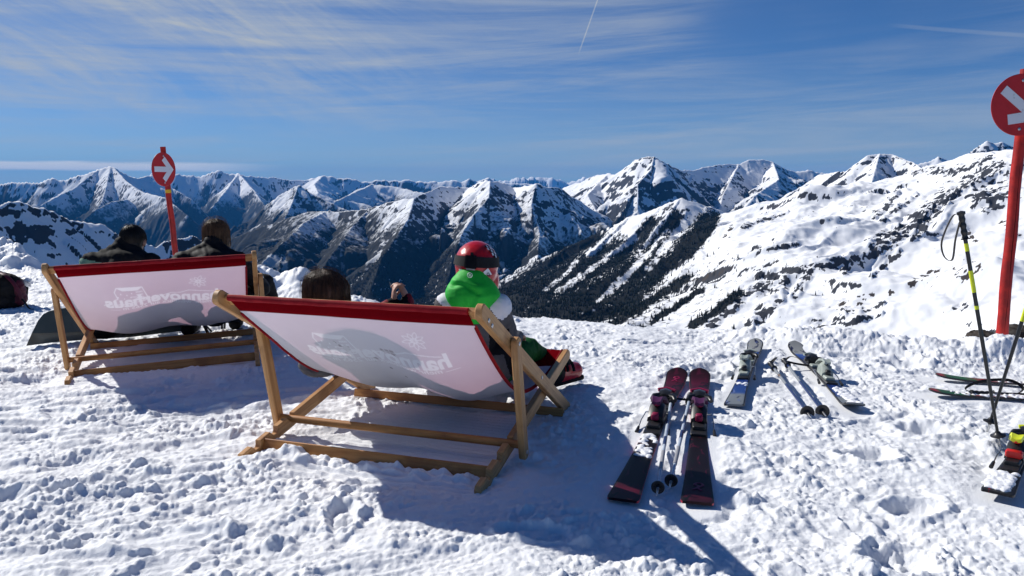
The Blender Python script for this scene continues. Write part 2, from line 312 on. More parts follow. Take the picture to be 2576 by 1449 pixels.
WARM = [(c6([(2250, 690), (2330, 650), (2370, 680), (2300, 710)]), 14), (c6([(2000, 780), (2100, 710), (2180, 690)]), 14), (c6([(1640, 860), (1760, 830), (1900, 800), (2020, 760)]), 10), (c6([(1000, 740), (1100, 700), (1200, 660)]), 7), (c6([(1160, 520), (1180, 470)]), 10), (c6([(2480, 460), (2530, 500)]), 14), (c6([(2300, 470), (2350, 560)]), 8)]
TREES = [([(1225, 770), (1285, 725), (1340, 690), (1400, 655), (1450, 625), (1500, 595)], 22), ([(1240, 800), (1330, 745), (1420, 700), (1500, 665), (1550, 640)], 48), ([(1250, 850), (1350, 800), (1440, 765), (1520, 735), (1590, 690)], 52), ([(1450, 810), (1540, 780), (1590, 730)], 26),
         ([(1640, 560), (1600, 610), (1560, 650)], 16), ([(1700, 545), (1660, 600), (1615, 660), (1575, 720)], 17), ([(1775, 560), (1740, 600), (1700, 645), (1650, 690), (1610, 735), (1570, 780)], 24), ([(1800, 545), (1770, 600), (1720, 650)], 14),
         ([(1730, 700), (1690, 725), (1640, 755), (1590, 790), (1540, 815)], 13), ([(1770, 730), (1700, 770), (1640, 810)], 9), ([(1860, 740), (1800, 780), (1740, 820)], 12)]
OPEN = [([(1600, 600), (1540, 640), (1470, 690), (1400, 735)], 8), ([(1680, 580), (1630, 640), (1580, 690), (1530, 740)], 8), ([(1450, 660), (1410, 700), (1370, 730)], 6), ([(1530, 600), (1480, 640)], 7), ([(1560, 700), (1500, 760)], 5)]
def patch(r0, r1, rows, cols, detail, hide):
    azs = np.linspace(R(-43), R(43), cols, dtype=np.float32)
    rs = np.geomspace(r0, r1, rows).astype(np.float32)
    A, Rr = np.meshgrid(azs, rs)
    X = Rr * np.sin(A); Y = Rr * np.cos(A)
    Z, D = terrain(X, Y)
    return A, Rr, X, Y, Z, D
Q = 1.0
PATCHES = [(230, 4700, 1150), (4700, 9400, 480), (9400, 20000, 360), (20000, 40000, 120)]
runmax = None; LOW = 0
for pi, (r0, r1, rows) in enumerate(PATCHES):
    A, Rr, X, Y, Z, D = patch(r0 * .998, r1, int(rows * Q), int(1400 * Q), 0, 0)
    gx = np.gradient(Z, axis=1) / np.maximum(np.gradient(A, axis=1) * Rr, 1e-3); gr = np.gradient(Z, axis=0) / np.gradient(Rr, axis=0)
    if pi == 0:
        # crags stand out of the snow where the rock is bare
        c, s = math.cos(TILT), math.sin(TILT); zz = Z - CAM_H; dep = Y * c - zz * s
        U = CXP + F_PX * X / dep; V = CYP - F_PX * (Y * s + zz * c) / dep
        sm0 = strokes_mask(U, V, ROCKS)
        Z = Z + sstep(sm0, .1, .9) * (22 * (ridged(X / 85, Y / 85, 4, 521, .55) - .55) + 5 * fbm(X / 30, Z / 12 + Y / 60, 3, 525))
        Z = Z + sstep(U, 1200, 1500) * (11.0 * (ridged(X / 190 + .4 * fbm(X / 200, Y / 200, 2, 531), Y / 420, 4, 527, .5) - .5) + 1.2 * fbm(X / 28, Y / 28, 3, 529))
        gx = np.gradient(Z, axis=1) / np.maximum(np.gradient(A, axis=1) * Rr, 1e-3); gr = np.gradient(Z, axis=0) / np.gradient(Rr, axis=0)
    slope = np.hypot(gx, gr)
    # pixel the point projects to, only to lay bare rock where the photograph has it
    c, s = math.cos(TILT), math.sin(TILT)
    zz = Z - CAM_H; dep = Y * c - zz * s
    U = CXP + F_PX * X / dep; V = CYP - F_PX * (Y * s + zz * c) / dep
    big = fbm(X / 420, Y / 420, 4, 31); fine = fbm(X / 60, Y / 60, 5, 41, .65)
    lay = fbm(X / 700, Z / 26 + X / 900, 4, 61, .6)                     # rock strata
    lim = (.98, 1.08, 1.30, 1.2)[pi]
    rock = sstep(slope + .42 * big + .42 * fine + .34 * lay + (.30 * fbm(X / 24, Y / 24, 3, 47, .7) + .25 * big if pi == 0 else 0), lim, lim + .16)
    pxs = Rr / F_PX * 2.5
    if pi == 0:
        fine2 = fbm(X / 22, Y / 22, 4, 43, .7)
        wu = 9 * fbm(U / 40, V / 40, 3, 71); wv = 9 * fbm(U / 40, V / 40, 3, 75)
        sm = strokes_mask(U + wu, V + wv, ROCKS); wm = strokes_mask(U + wu, V + wv, WARM)
        ra = .9 * sstep(sm * .8 + 1.0 * fine2 + .5 * fine + .5 * (slope - .45), .70, .92) * (sm > 0)
        wa = sstep(wm * .6 + 1.1 * fine2, .62, .85) * (wm > 0)
        sprinkle = sstep(fine2 * .9 + .6 * big, .74, .92) * .7
        right = sstep(U, 1200, 1400)
        slopeR = sstep(slope + .25 * big + .5 * fine2, 1.15, 1.35)
        rock = rock * (1 - right) + right * np.clip(np.maximum.reduce([ra, wa, slopeR, sprinkle]), 0, 1)
        warm = .75 * wa
        tree_f = fbm(X / 9, Y / 9, 2, 81)
    else:
        warm = np.zeros_like(rock); tree_f = fbm(X / 30, Y / 30, 3, 81, .7)
    tl = -285 + 120 * big + 170 * tree_f
    aspect = np.clip(gx * 1.2, -1, 1)
    forest = sstep(tl - Z + 60 * aspect, -110, 130)
    gul = sstep(fbm(X / 240, Y / 500, 4, 91, .6), .30, .42)            # avalanche tracks left open
    forest = forest * (1 - .75 * gul * sstep(Z, -620, -380))
    if pi == 0:
        fs = strokes_mask(U + wu * .8, V + wv * .8, TREES); fo = strokes_mask(U + wu * .5, V + wv * .5, OPEN)
        tr = fbm(X / 16, Y / 16, 3, 83, .75)
        fr = sstep(fs - .9 * fo + .62 * tr + .12 * big, .36, .50) * (fs > .02)
        lone = sstep(tr + .5 * big + .8 * sstep(V, 560, 800) * sstep(U, 2000, 1500) + .25 * fine2, .66, .80) * sstep(V, 580, 680) * sstep(U, 2350, 1750)
        dense = sstep(tr, .66, .50)
        bl = sstep(U + 40 * big, 1190, 1290)
        forest = np.maximum(fr, .8 * lone) * bl + (1 - bl) * dense * sstep(U, 600, 660)
    if pi == 0: wood_src = (X, Y, Z, forest, Rr)
    el = (Z - CAM_H) / Rr
    rm = np.maximum.accumulate(el, axis=0)
    if runmax is not None: rm = np.maximum(rm, runmax[None, :])
    vis = el > rm - 0.012
    kq = vis[:-1, :-1] | vis[1:, :-1] | vis[:-1, 1:] | vis[1:, 1:]
    runmax = rm[-1]
    if pi == 0: wood_src += (vis,)
    o = grid_mesh('mountains', X, Y, Z, mm, {'rock': rock, 'forest': forest, 'warm': warm}, kq)
    o['kind'] = 'structure'

# the spruce wood on the near flank: thousands of far-off trees that read as one mass
fm, t, out = material('spruce_needles')
geo = t.new('ShaderNodeNewGeometry')
bs = t.new('ShaderNodeBsdfPrincipled', i_Base_Color=t.mix(t.noise(geo.outputs['Position'], 0.11, 2), (0.006, 0.010, 0.010), (0.022, 0.030, 0.026)), i_Roughness=0.95); bs.inputs['Specular IOR Level'].default_value = 0.05
t.l.new(bs.outputs[0], out.inputs[0])
def spruce_wood(n):
    X, Y, Z, fo, Rr, vis = wood_src
    pr = (np.clip(fo * 1.15 - .12, 0, 1) * Rr ** 2 * vis * (Rr > 1200)).reshape(-1).astype(np.float64); pr /= pr.sum()
    g = np.random.default_rng(5); ix = g.choice(pr.size, n, p=pr)
    x, y, z = (a.reshape(-1)[ix] for a in (X, Y, Z)); x = x + g.uniform(-4, 4, n); y = y + g.uniform(-6, 6, n)
    h = g.uniform(5, 12.5, n); r = h * g.uniform(.14, .22, n); k = 6
    a = np.arange(k) * 2 * math.pi / k + g.uniform(0, 1, n)[:, None]
    low = np.stack([x[:, None] + r[:, None] * np.cos(a), y[:, None] + r[:, None] * np.sin(a), np.repeat((z - 1.5)[:, None], k, 1)], -1)
    mid = np.stack([x[:, None] + .62 * r[:, None] * np.cos(a + .5), y[:, None] + .62 * r[:, None] * np.sin(a + .5), np.repeat((z + h * .42)[:, None], k, 1)], -1)
    top = np.stack([x, y, z + h], -1)[:, None]
    co = np.concatenate([low, mid, top], 1).astype(np.float32); m = 2 * k + 1
    f = []
    for j in range(k): q = (j + 1) % k; f += [[j, q, k + q], [j, k + q, k + j], [k + j, k + q, 2 * k]]
    F = (np.array(f)[None] + (np.arange(n) * m)[:, None, None]).reshape(-1, 3).astype(np.int32)
    me = bpy.data.meshes.new('forest'); me.vertices.add(n * m); me.vertices.foreach_set('co', co.reshape(-1)); me.loops.add(F.size); me.loops.foreach_set('vertex_index', F.reshape(-1))
    me.polygons.add(len(F)); me.polygons.foreach_set('loop_start', np.arange(0, F.size, 3, dtype=np.int32)); me.update(calc_edges=True); me.materials.append(fm)
    o = bpy.data.objects.new('forest', me); C.objects.link(o); o['kind'] = 'stuff'
spruce_wood(42000)
del wood_src

# ------------------------------------------------------------------ foreground snow
sm_, t, out = material('packed_snow')
geo = t.new('ShaderNodeNewGeometry'); pos = geo.outputs['Position']
base = t.mix(t.noise(pos, 3.0, 4), (0.80, 0.825, 0.86), (0.90, 0.905, 0.92))
bs = t.new('ShaderNodeBsdfPrincipled', i_Base_Color=base, i_Roughness=0.55); bs.inputs['Specular IOR Level'].default_value = 0.25
bmp = t.new('ShaderNodeBump', i_Strength=0.7, i_Distance=0.005, i_Height=t.noise(pos, 130.0, 4, 0.75)); t.l.new(bmp.outputs[0], bs.inputs['Normal'])
t.l.new(bs.outputs[0], out.inputs[0])

EDGE_X = np.array([-40, -20, -14, -9, -6.4, -4.6, -3.0, -1.34, 0.4, 1.4, 1.9, 2.8, 3.7, 5.5, 9, 20, 40.])
EDGE_Y = np.array([22, 18.5, 15.5, 12.4, 10.4, 9.9, 9.1, 7.5, 6.85, 6.35, 6.0, 5.55, 5.2, 4.9, 4.2, 2, 0.])
CH = [(-.449, 3.703, -.328), (-2.435, 5.441, .336)]               # the two deck chairs: x, y, turn
def clumps(x, y, cell, seed, dens):
    h = np.zeros(x.shape, np.float32)
    ix = np.floor(x / cell).astype(np.int32); iy = np.floor(y / cell).astype(np.int32)
    for dx in (-1, 0, 1):
        for dy in (-1, 0, 1):
            cx, cy = ix + dx, iy + dy
            h1 = _P[(_P[(cx + seed * 37) & 4095] + cy) & 4095]; h2 = _P[(h1 + 911) & 4095]; h3 = _P[(h2 + 1777) & 4095]; h4 = _P[(h3 + 333) & 4095]
            px = (cx + h1 / 4096.) * cell; py = (cy + h2 / 4096.) * cell
            r = cell * (.18 + .48 * (h3 / 4096.) ** 2)
            d2 = ((x - px) ** 2 + (y - py) ** 2) / (r * r)
            ok = (h4 / 4096.) < dens
            h = np.maximum(h, np.where(ok, np.maximum(0, 1 - d2) ** .72 * r * .80, 0))
    return h.astype(np.float32)
def mound(X, Y, cx, cy, rx, ry, hgt):
    d2 = ((X - cx) / rx) ** 2 + ((Y - cy) / ry) ** 2
    return hgt * np.exp(-d2 * 1.2)
PITS = [(1.60, 3.30, .10, .04), (2.05, 3.7, .12, .04), (1.5, 2.75, .09, .035), (1.25, 2.35, .10, .04), (1.9, 2.45, .10, .035), (1.35, 5.0, .12, .04), (2.9, 3.6, .08, .04), (2.25, 2.75, .08, .04), (2.6, 5.0, .13, .04)]
def _seg(a, b, ext=0.0, rev=False):
    p, q = on_plane(*a), on_plane(*b)
    if ext:
        if rev: p = q + (p - q).normalized() * ext
        else: q = p + (q - p).normalized() * ext
    return (p.x, p.y, q.x, q.y)
# things lying on the snow: tip and tail (skis), grip and point (poles), seen at these places of the photograph and laid on the ground plane
LIE = {'pink_l': _seg((1706, 953), (1566, 1258)), 'pink_r': _seg((1760, 953), (1754, 1266)), 'blue_l': _seg((1902, 878), (1846, 1025)), 'blue_r': _seg((1996, 882), (2150, 1032)),
       'red_b': _seg((2352, 957), (2576, 973), 1.62), 'red_f': _seg((2335, 1001), (2576, 1012), 1.62), 'yel': _seg((2560, 1165), (2506, 1266), 1.65, True)}
_r = random.Random(21)
SCUFF = [(_r.uniform(-3.2, 3.4), _r.uniform(2.1, 6.0), _r.uniform(0, math.pi), _r.uniform(.10, .17), _r.uniform(.045, .07), _r.uniform(.008, .018)) for _ in range(45)]
def ground(X, Y):
    X = np.asarray(X, np.float32); Y = np.asarray(Y, np.float32)
    wx = X + .10 * fbm(X * 2.1, Y * 2.1, 3, 5); wy = Y + .10 * fbm(X * 2.1 + 9, Y * 2.1, 3, 6)
    z = .036 * fbm(X / 1.3, Y / 1.3, 3, 401) + .015 * fbm(wx / .28, wy / .28, 5, 405, .6)
    # ski tracks scraped through the left part, running up to the right
    ca, sa = math.cos(R(24)), math.sin(R(24))
    al = X * ca + Y * sa; ac = -X * sa + Y * ca
    wl = sstep(X, .4, -.9)
    z = z + wl * (.030 * fbm(al / .9, ac / .13 + .6 * fbm(al / 1.2, ac / .6, 2, 9), 3, 421) + .008 * perlin(al / 1.5, ac / .035, 423))
    rough = sstep(fbm(X / .8, Y / .8, 4, 431, .6), -.32, .30)
    tread = sstep(fbm(X / .55 + 3, Y / .42, 4, 437, .55), .06, .30)            # trodden or scraped smooth
    dens = .14 + .86 * rough * (1 - .80 * tread)
    ga = X * .83 + Y * .56; gb = -X * .56 + Y * .83
    z = z - .014 * tread + tread * (.004 * perlin(ga / .9, gb / .022, 433) + .006 * perlin(ga / .5, gb / .07, 435))
    fx = wx + .016 * fbm(X / .05, Y / .05, 3, 444, .6); fy = wy + .016 * fbm(X / .05 + 7, Y / .05, 3, 448, .6)
    z = z + .68 * clumps(X + .2 * (fx - wx), Y, .026, 1, .80) * (.4 + .6 * dens) + .70 * clumps(fx, fy, .044, 6, .60) * dens + .40 * clumps(fx, fy, .080, 2, .30) * dens + .24 * clumps(fx, fy, .15, 3, .12) * dens
    big = clumps(X + .05 * fbm(X / .12, Y / .12, 3, 12), Y + .05 * fbm(X / .12, Y / .12, 3, 15), .34, 4, .22)
    z = z + .20 * big * sstep(X, .6, 1.4) * (1 + .6 * fbm(X / .07, Y / .07, 3, 17))
    z = z + .006 * fbm(X / .05, Y / .05, 4, 441, .62) * (.4 + dens)
    for (px, py, r, dp) in PITS:
        d = np.hypot(X - px, (Y - py) * 1.2) / r * (1 + .35 * fbm(X / .1, Y / .1, 2, 451))
        z = z - dp * sstep(d, 1.15, .55) + dp * .45 * np.exp(-((d - 1.35) / .28) ** 2)
    for (px, py, an, ra_, rb_, dp) in SCUFF:                             # boot marks
        m = (np.abs(X - px) < .35) & (np.abs(Y - py) < .35)
        if not m.any(): continue
        lx, ly = X[m] - px, Y[m] - py; c, s = math.cos(an), math.sin(an)
        d = np.hypot((lx * c + ly * s) / ra_, (-lx * s + ly * c) / rb_) * (1 + .3 * fbm(X[m] / .07, Y[m] / .07, 2, 455))
        z[m] = z[m] * (1 - .3 * sstep(d, 1.1, .8)) - dp * sstep(d, 1.1, .7) + dp * .7 * np.exp(-((d - 1.3) / .22) ** 2)
    for nm, (x0, y0, x1, y1) in LIE.items():
        dx, dy = x1 - x0, y1 - y0; tt = np.clip(((X - x0) * dx + (Y - y0) * dy) / (dx * dx + dy * dy), 0, 1)
        d = np.hypot(X - x0 - tt * dx, Y - y0 - tt * dy) + .02 * fbm(X / .06, Y / .06, 3, 463)
        m = sstep(d, .125, .075); z = z * (1 - m) + (.036 * fbm(X / 1.3, Y / 1.3, 3, 401) - .002) * m
    # groomed corduroy left flat under the chairs
    for ci, (cx, cy, ya) in enumerate(CH):
        c, s = math.cos(ya), math.sin(ya)
        lx = (X - cx) * c + (Y - cy) * s; ly = -(X - cx) * s + (Y - cy) * c
        e = .06 * fbm(X / .25, Y / .25, 3, 461)
        m = sstep(np.abs(lx + .06) + e, .66, .50) * sstep(np.abs(ly + .16) + e, .60, .46)
        if ci == 0: m = m * sstep(lx + e * 2, -.42, -.20)
        cord = .0075 * np.sin(ly * 2 * math.pi / .042 + .8 * perlin(lx / .5, ly / .5, 3)) + .004 * fbm(X / .06, Y / .06, 3, 467) - .012
        z = z * (1 - m) + cord * m
        # snow heaped along the low rear bar
        hb = np.exp(-((ly + .565 + .04 * fbm(lx / .2, ly / .2, 2, 471)) / .055) ** 2) * sstep(np.abs(lx), .60, .45)
        z = z + .034 * hb * (.7 + 1.2 * fbm(X / .09, Y / .09, 3, 473)) * (1 if ci == 0 else .4)
    # rim of the terrace, the berm along it on the right and the heaps on the left
    ye = np.interp(X, EDGE_X, EDGE_Y).astype(np.float32) + .22 * fbm(X / .9, Y / 3., 3, 481)
    lump = 1 + .40 * fbm(X / .22, Y / .22, 4, 485, .6)
    bw = sstep(X, 1.5, 2.3) * .125 + sstep(X, -4.2, -3.2) * sstep(X, -1.0, -1.9) * .12 + sstep(X, -4.5, -6) * .05
    z = z + bw * np.exp(-((Y - ye + .12) / .26) ** 2) * lump
    blk = clumps(X + .05 * fbm(X / .15, Y / .15, 2, 491), Y, .30, 8, .6)
    near_edge = np.exp(-((Y - ye + .15) / .45) ** 2)
    z = z + .20 * blk * near_edge * sstep(np.abs(X - .6), .8, 1.6)
    for (cx, cy, rx, ry, hg) in [(-7.45, 11.1, .60, .6, .33), (-6.85, 10.7, .40, .4, .17), (-8.6, 11.3, .8, .6, .30), (-7.4, 9.9, .6, .3, .09), (-2.85, 8.9, .28, .3, .14), (-2.35, 8.4, .35, .3, .09), (3.35, 5.1, .5, .22, .05)]:
        b = mound(X, Y, cx, cy, rx, ry, hg)
        z = z + b * (1 + .45 * fbm(X / .45, Y / .45, 4, 495, .6)) + .7 * clumps(X + .06 * fbm(X / .2, Y / .2, 2, 497), Y, .34, 9, .8) * sstep(b, .03, .10)
    dy = np.maximum(Y - ye, 0)
    z = z - np.where(dy < .5, .9 * dy * dy, .9 * (dy - .25))
    return z.astype(np.float32)
def gz(x, y): return float(ground(np.array([x], np.float32), np.array([y], np.float32))[0])
ss = np.linspace(-1, 1, 1500, dtype=np.float32); yy = np.geomspace(1.45, 22.0, 1050).astype(np.float32)
S_, Y_ = np.meshgrid(ss, yy); X_ = S_ * (.76 * Y_ + 1.4)
sg = grid_mesh('snow_ground', X_, Y_, ground(X_, Y_), sm_); sg['kind'] = 'structure'
Yb, Xb = np.meshgrid(np.linspace(-12, 1.47, 90), np.linspace(-24, 24, 120), indexing='ij')
o = grid_mesh('snow_ground', Xb, Yb, .03 * fbm(Xb / 1.3, Yb / 1.3, 3, 401) - .012, sm_); o['kind'] = 'structure'
del S_, X_, Y_

# ------------------------------------------------------------------ mesh builder for objects
class MB:
    def __init__(self): self.bm = bmesh.new(); self.uv = self.bm.loops.layers.uv.new('grain'); self.mi = 0
    def face(self, vs, uvs=None):
        try: f = self.bm.faces.new(vs)
        except ValueError: return None
        f.material_index = self.mi
        if uvs:
            for l, q in zip(f.loops, uvs): l[self.uv].uv = q
        return f
    def loft(self, rings, closed=True, caps=True, u0=0.0):
        vr = [[self.bm.verts.new(p) for p in r] for r in rings]
        n = len(vr[0]); u = u0
        for i in range(len(vr) - 1):
            du = (Vector(rings[i + 1][0]) - Vector(rings[i][0])).length
            per = 0.0
            for j in range(n if closed else n - 1):
                k = (j + 1) % n; dv = (Vector(rings[i][k]) - Vector(rings[i][j])).length
                self.face([vr[i][j], vr[i][k], vr[i + 1][k], vr[i + 1][j]], [(u, per), (u, per + dv), (u + du, per + dv), (u + du, per)])
                per += dv
            u += du
        if caps and closed:
            self.face(list(reversed(vr[0])), [(.01 * q, .01) for q in range(n)]); self.face(vr[-1], [(.01 * q, .01) for q in range(n)])
        return self
    def frame(self, d, up=(0, 0, 1)):
        d = Vector(d).normalized(); up = Vector(up)
        if abs(d.dot(up.normalized())) > .98: up = Vector((1, 0, 0)) if abs(d.x) < .9 else Vector((0, 1, 0))
        a = d.cross(up).normalized(); b = a.cross(d).normalized(); return a, b
    def beam(self, p, q, w, h, up=(0, 0, 1), ch=.003):
        # rectangular bar p-q: w across, h along 'up', edges eased by ch
        p, q = Vector(p), Vector(q); a, b = self.frame(q - p, up); d = (q - p).normalized(); w /= 2; h /= 2
        def ring(c, k):
            pts = [(-w + ch, -h), (w - ch, -h), (w, -h + ch), (w, h - ch), (w - ch, h), (-w + ch, h), (-w, h - ch), (-w, -h + ch)]
            return [c + a * x * k + b * y * k for x, y in pts]
        k = 1 - ch / max(w, h) * .8
        return self.loft([ring(p, k), ring(p + d * ch, 1), ring(q - d * ch, 1), ring(q, k)], u0=random.random())
    def tube(self, pts, rad, n=10, caps=True, flat=1.0, up=(0, 0, 1)):
        pts = [Vector(p) for p in pts]; rings = []
        if not hasattr(rad, '__len__'): rad = [rad] * len(pts)
        a = None
        for i, p in enumerate(pts):
            d = (pts[min(i + 1, len(pts) - 1)] - pts[max(i - 1, 0)]).normalized()
            if a is None: a, b = self.frame(d, up)
            else:
                a = (a - d * a.dot(d)).normalized(); b = a.cross(d)
            rings.append([p + a * math.cos(t) * rad[i] + b * math.sin(t) * rad[i] * flat for t in [2 * math.pi * k / n for k in range(n)]])
        return self.loft(rings, caps=caps, u0=random.random())
    def lathe(self, p, axis, prof, n=18):
        p = Vector(p); d = Vector(axis).normalized(); a, b = self.frame(d)
        return self.loft([[p + d * z + a * math.cos(t) * max(r, 1e-4) + b * math.sin(t) * max(r, 1e-4) for t in [2 * math.pi * k / n for k in range(n)]] for r, z in prof])
    def ball(self, c, r, n=2, rot=None):
        M = Matrix.Translation(Vector(c)) @ (rot.to_4x4() if rot else Matrix.Identity(4)) @ Matrix.Diagonal((*((r, r, r) if not hasattr(r, '__len__') else r), 1))
        res = bmesh.ops.create_icosphere(self.bm, subdivisions=n, radius=1.0, matrix=M)
        for v in res['verts']:
            for f in v.link_faces: f.material_index = self.mi
        return self
    def prism(self, outline, M, th, ch=.003, grain=(1, 0)):
        # outline: 2-D polygon laid in M's xy plane, th thick along M's z, edges eased
        gx, gy = Vector(grain).normalized(); M = Matrix(M)
        n = len(outline); cx = sum(p[0] for p in outline) / n; cy = sum(p[1] for p in outline) / n
        def inset(k):
            out = []
            for i in range(n):
                p0, p1, p2 = (Vector(outline[j % n]) for j in (i - 1, i, i + 1))
                e1 = (p1 - p0).normalized(); e2 = (p2 - p1).normalized(); nn = Vector((-(e1.y + e2.y), e1.x + e2.x))
                if nn.length < 1e-6: nn = Vector((-e1.y, e1.x))
                out.append(p1 + nn.normalized() * k)
            return out
        area = sum(outline[i][0] * outline[(i + 1) % n][1] - outline[(i + 1) % n][0] * outline[i][1] for i in range(n))
        sg = 1 if area > 0 else -1
        ou = outline; inn = inset(ch * sg)
        lay = [(inn, -th / 2), (ou, -th / 2 + ch), (ou, th / 2 - ch), (inn, th / 2)]
        V = [[self.bm.verts.new(M @ Vector((x, y, z))) for x, y in o] for o, z in lay]
        uvf = lambda p: (p[0] * gx + p[1] * gy, -p[0] * gy + p[1] * gx)
        for i in range(3):
            for j in range(n):
                k = (j + 1) % n
                us = [uvf(ou[j]), uvf(ou[k]), uvf(ou[k]), uvf(ou[j])]
                us = [(a + 0, b + (.0 if q < 2 else th * .4)) for q, (a, b) in enumerate(us)]
                self.face([V[i][j], V[i][k], V[i + 1][k], V[i + 1][j]], us)
        for o, vs in ((lay[0][0], list(reversed(V[0]))), (lay[3][0], V[3])):
            oo = list(reversed(o)) if vs is not V[3] else o
            f = self.face(vs, [uvf(p) for p in oo])
        return self
    def mesh(self, name, smooth=None):
        bmesh.ops.recalc_face_normals(self.bm, faces=self.bm.faces[:])
        big = [f for f in self.bm.faces if len(f.verts) > 4]
        if big: bmesh.ops.triangulate(self.bm, faces=big, ngon_method='EAR_CLIP')
        me = bpy.data.meshes.new(name); self.bm.to_mesh(me); self.bm.free()
        if smooth is not None:
            me.polygons.foreach_set('use_smooth', np.ones(len(me.polygons), bool))
            try: me.set_sharp_from_angle(angle=R(smooth))
            except Exception: pass
        return me
    def build(self, name, mats, parent=None, smooth=35, label=None):
        me = self.mesh(name, smooth)
        for m in (mats if isinstance(mats, (list, tuple)) else [mats]): me.materials.append(m)
        return link(name, me, parent, label)
def link(name, me, parent=None, label=None):
    o = bpy.data.objects.new(name, me); C.objects.link(o)
    if parent is not None: o.parent = parent
    if label: o['label'] = label
    return o
def thing(name, label, cat, loc=(0, 0, 0), rot=(0, 0, 0), group=None):
    o = bpy.data.objects.new(name, None); C.objects.link(o); o.empty_display_size = .2
    o.location = loc; o.rotation_euler = rot; o['label'] = label; o['category'] = cat
    if group: o['group'] = group
    return o
def solid(name, col, rough=.5, spec=.4, metal=0.0, col2=None, scale=30.0, bump=0.0, bscale=200.0, coat=0.0, contrast=(.4, .6), sheen=0.0):
    m, t, out = material(name)
    tcn = t.new('ShaderNodeTexCoord').outputs['Object']
    c = col
    if col2 is not None: c = t.mix(t.smooth(t.noise(tcn, scale, 5, .6), *contrast), col, col2)
    b = t.new('ShaderNodeBsdfPrincipled', i_Base_Color=c, i_Roughness=rough, i_Metallic=metal)
    b.inputs['Specular IOR Level'].default_value = spec; b.inputs['Coat Weight'].default_value = coat; b.inputs['Coat Roughness'].default_value = .12
    b.inputs['Sheen Weight'].default_value = sheen
    if bump:
        bn = t.new('ShaderNodeBump', i_Strength=bump, i_Distance=.004, i_Height=t.noise(tcn, bscale, 4, .6)); t.l.new(bn.outputs[0], b.inputs['Normal'])
    t.l.new(b.outputs[0], out.inputs[0]); return m
def wood(name, lo, hi, dark):
    m, t, out = material(name)
    uv = t.new('ShaderNodeUVMap', uv_map='grain').outputs[0]
    mp = t.new('ShaderNodeMapping', i_Vector=uv, i_Scale=(3.0, 55.0, 1.0))
    oi = t.new('ShaderNodeObjectInfo').outputs['Random']
    mp2 = t.new('ShaderNodeVectorMath', operation='ADD'); t.l.new(mp.outputs[0], mp2.inputs[0]); t.l.new(t.combine(t.math('MULTIPLY', oi, 50.0), 0.0, 0.0), mp2.inputs[1])
    g = t.noise(mp2.outputs[0], 1.0, 5, .6, .6)
    obj = t.new('ShaderNodeTexCoord').outputs['Object']
    stain = t.smooth(t.noise(obj, 5.0, 4, .6), .52, .70)
    c = t.mix(t.smooth(g, .3, .7), lo, hi); c = t.mix(t.math('MULTIPLY', t.smooth(g, .60, .74), .45), c, dark)
    c = t.mix(t.math('MULTIPLY', stain, .55), c, dark)
    b = t.new('ShaderNodeBsdfPrincipled', i_Base_Color=c, i_Roughness=.5); b.inputs['Specular IOR Level'].default_value = .35
    bn = t.new('ShaderNodeBump', i_Strength=.25, i_Distance=.002, i_Height=g); t.l.new(bn.outputs[0], b.inputs['Normal'])
    t.l.new(b.outputs[0], out.inputs[0]); return m
M_WOOD = wood('beech_wood', (.40, .19, .066), (.62, .34, .135), (.23, .078, .02))
M_WOODWET = wood('damp_beech_wood', (.34, .135, .034), (.50, .235, .070), (.19, .058, .014))
M_STEEL = solid('steel', (.55, .55, .55), .35, .5, 1.0)

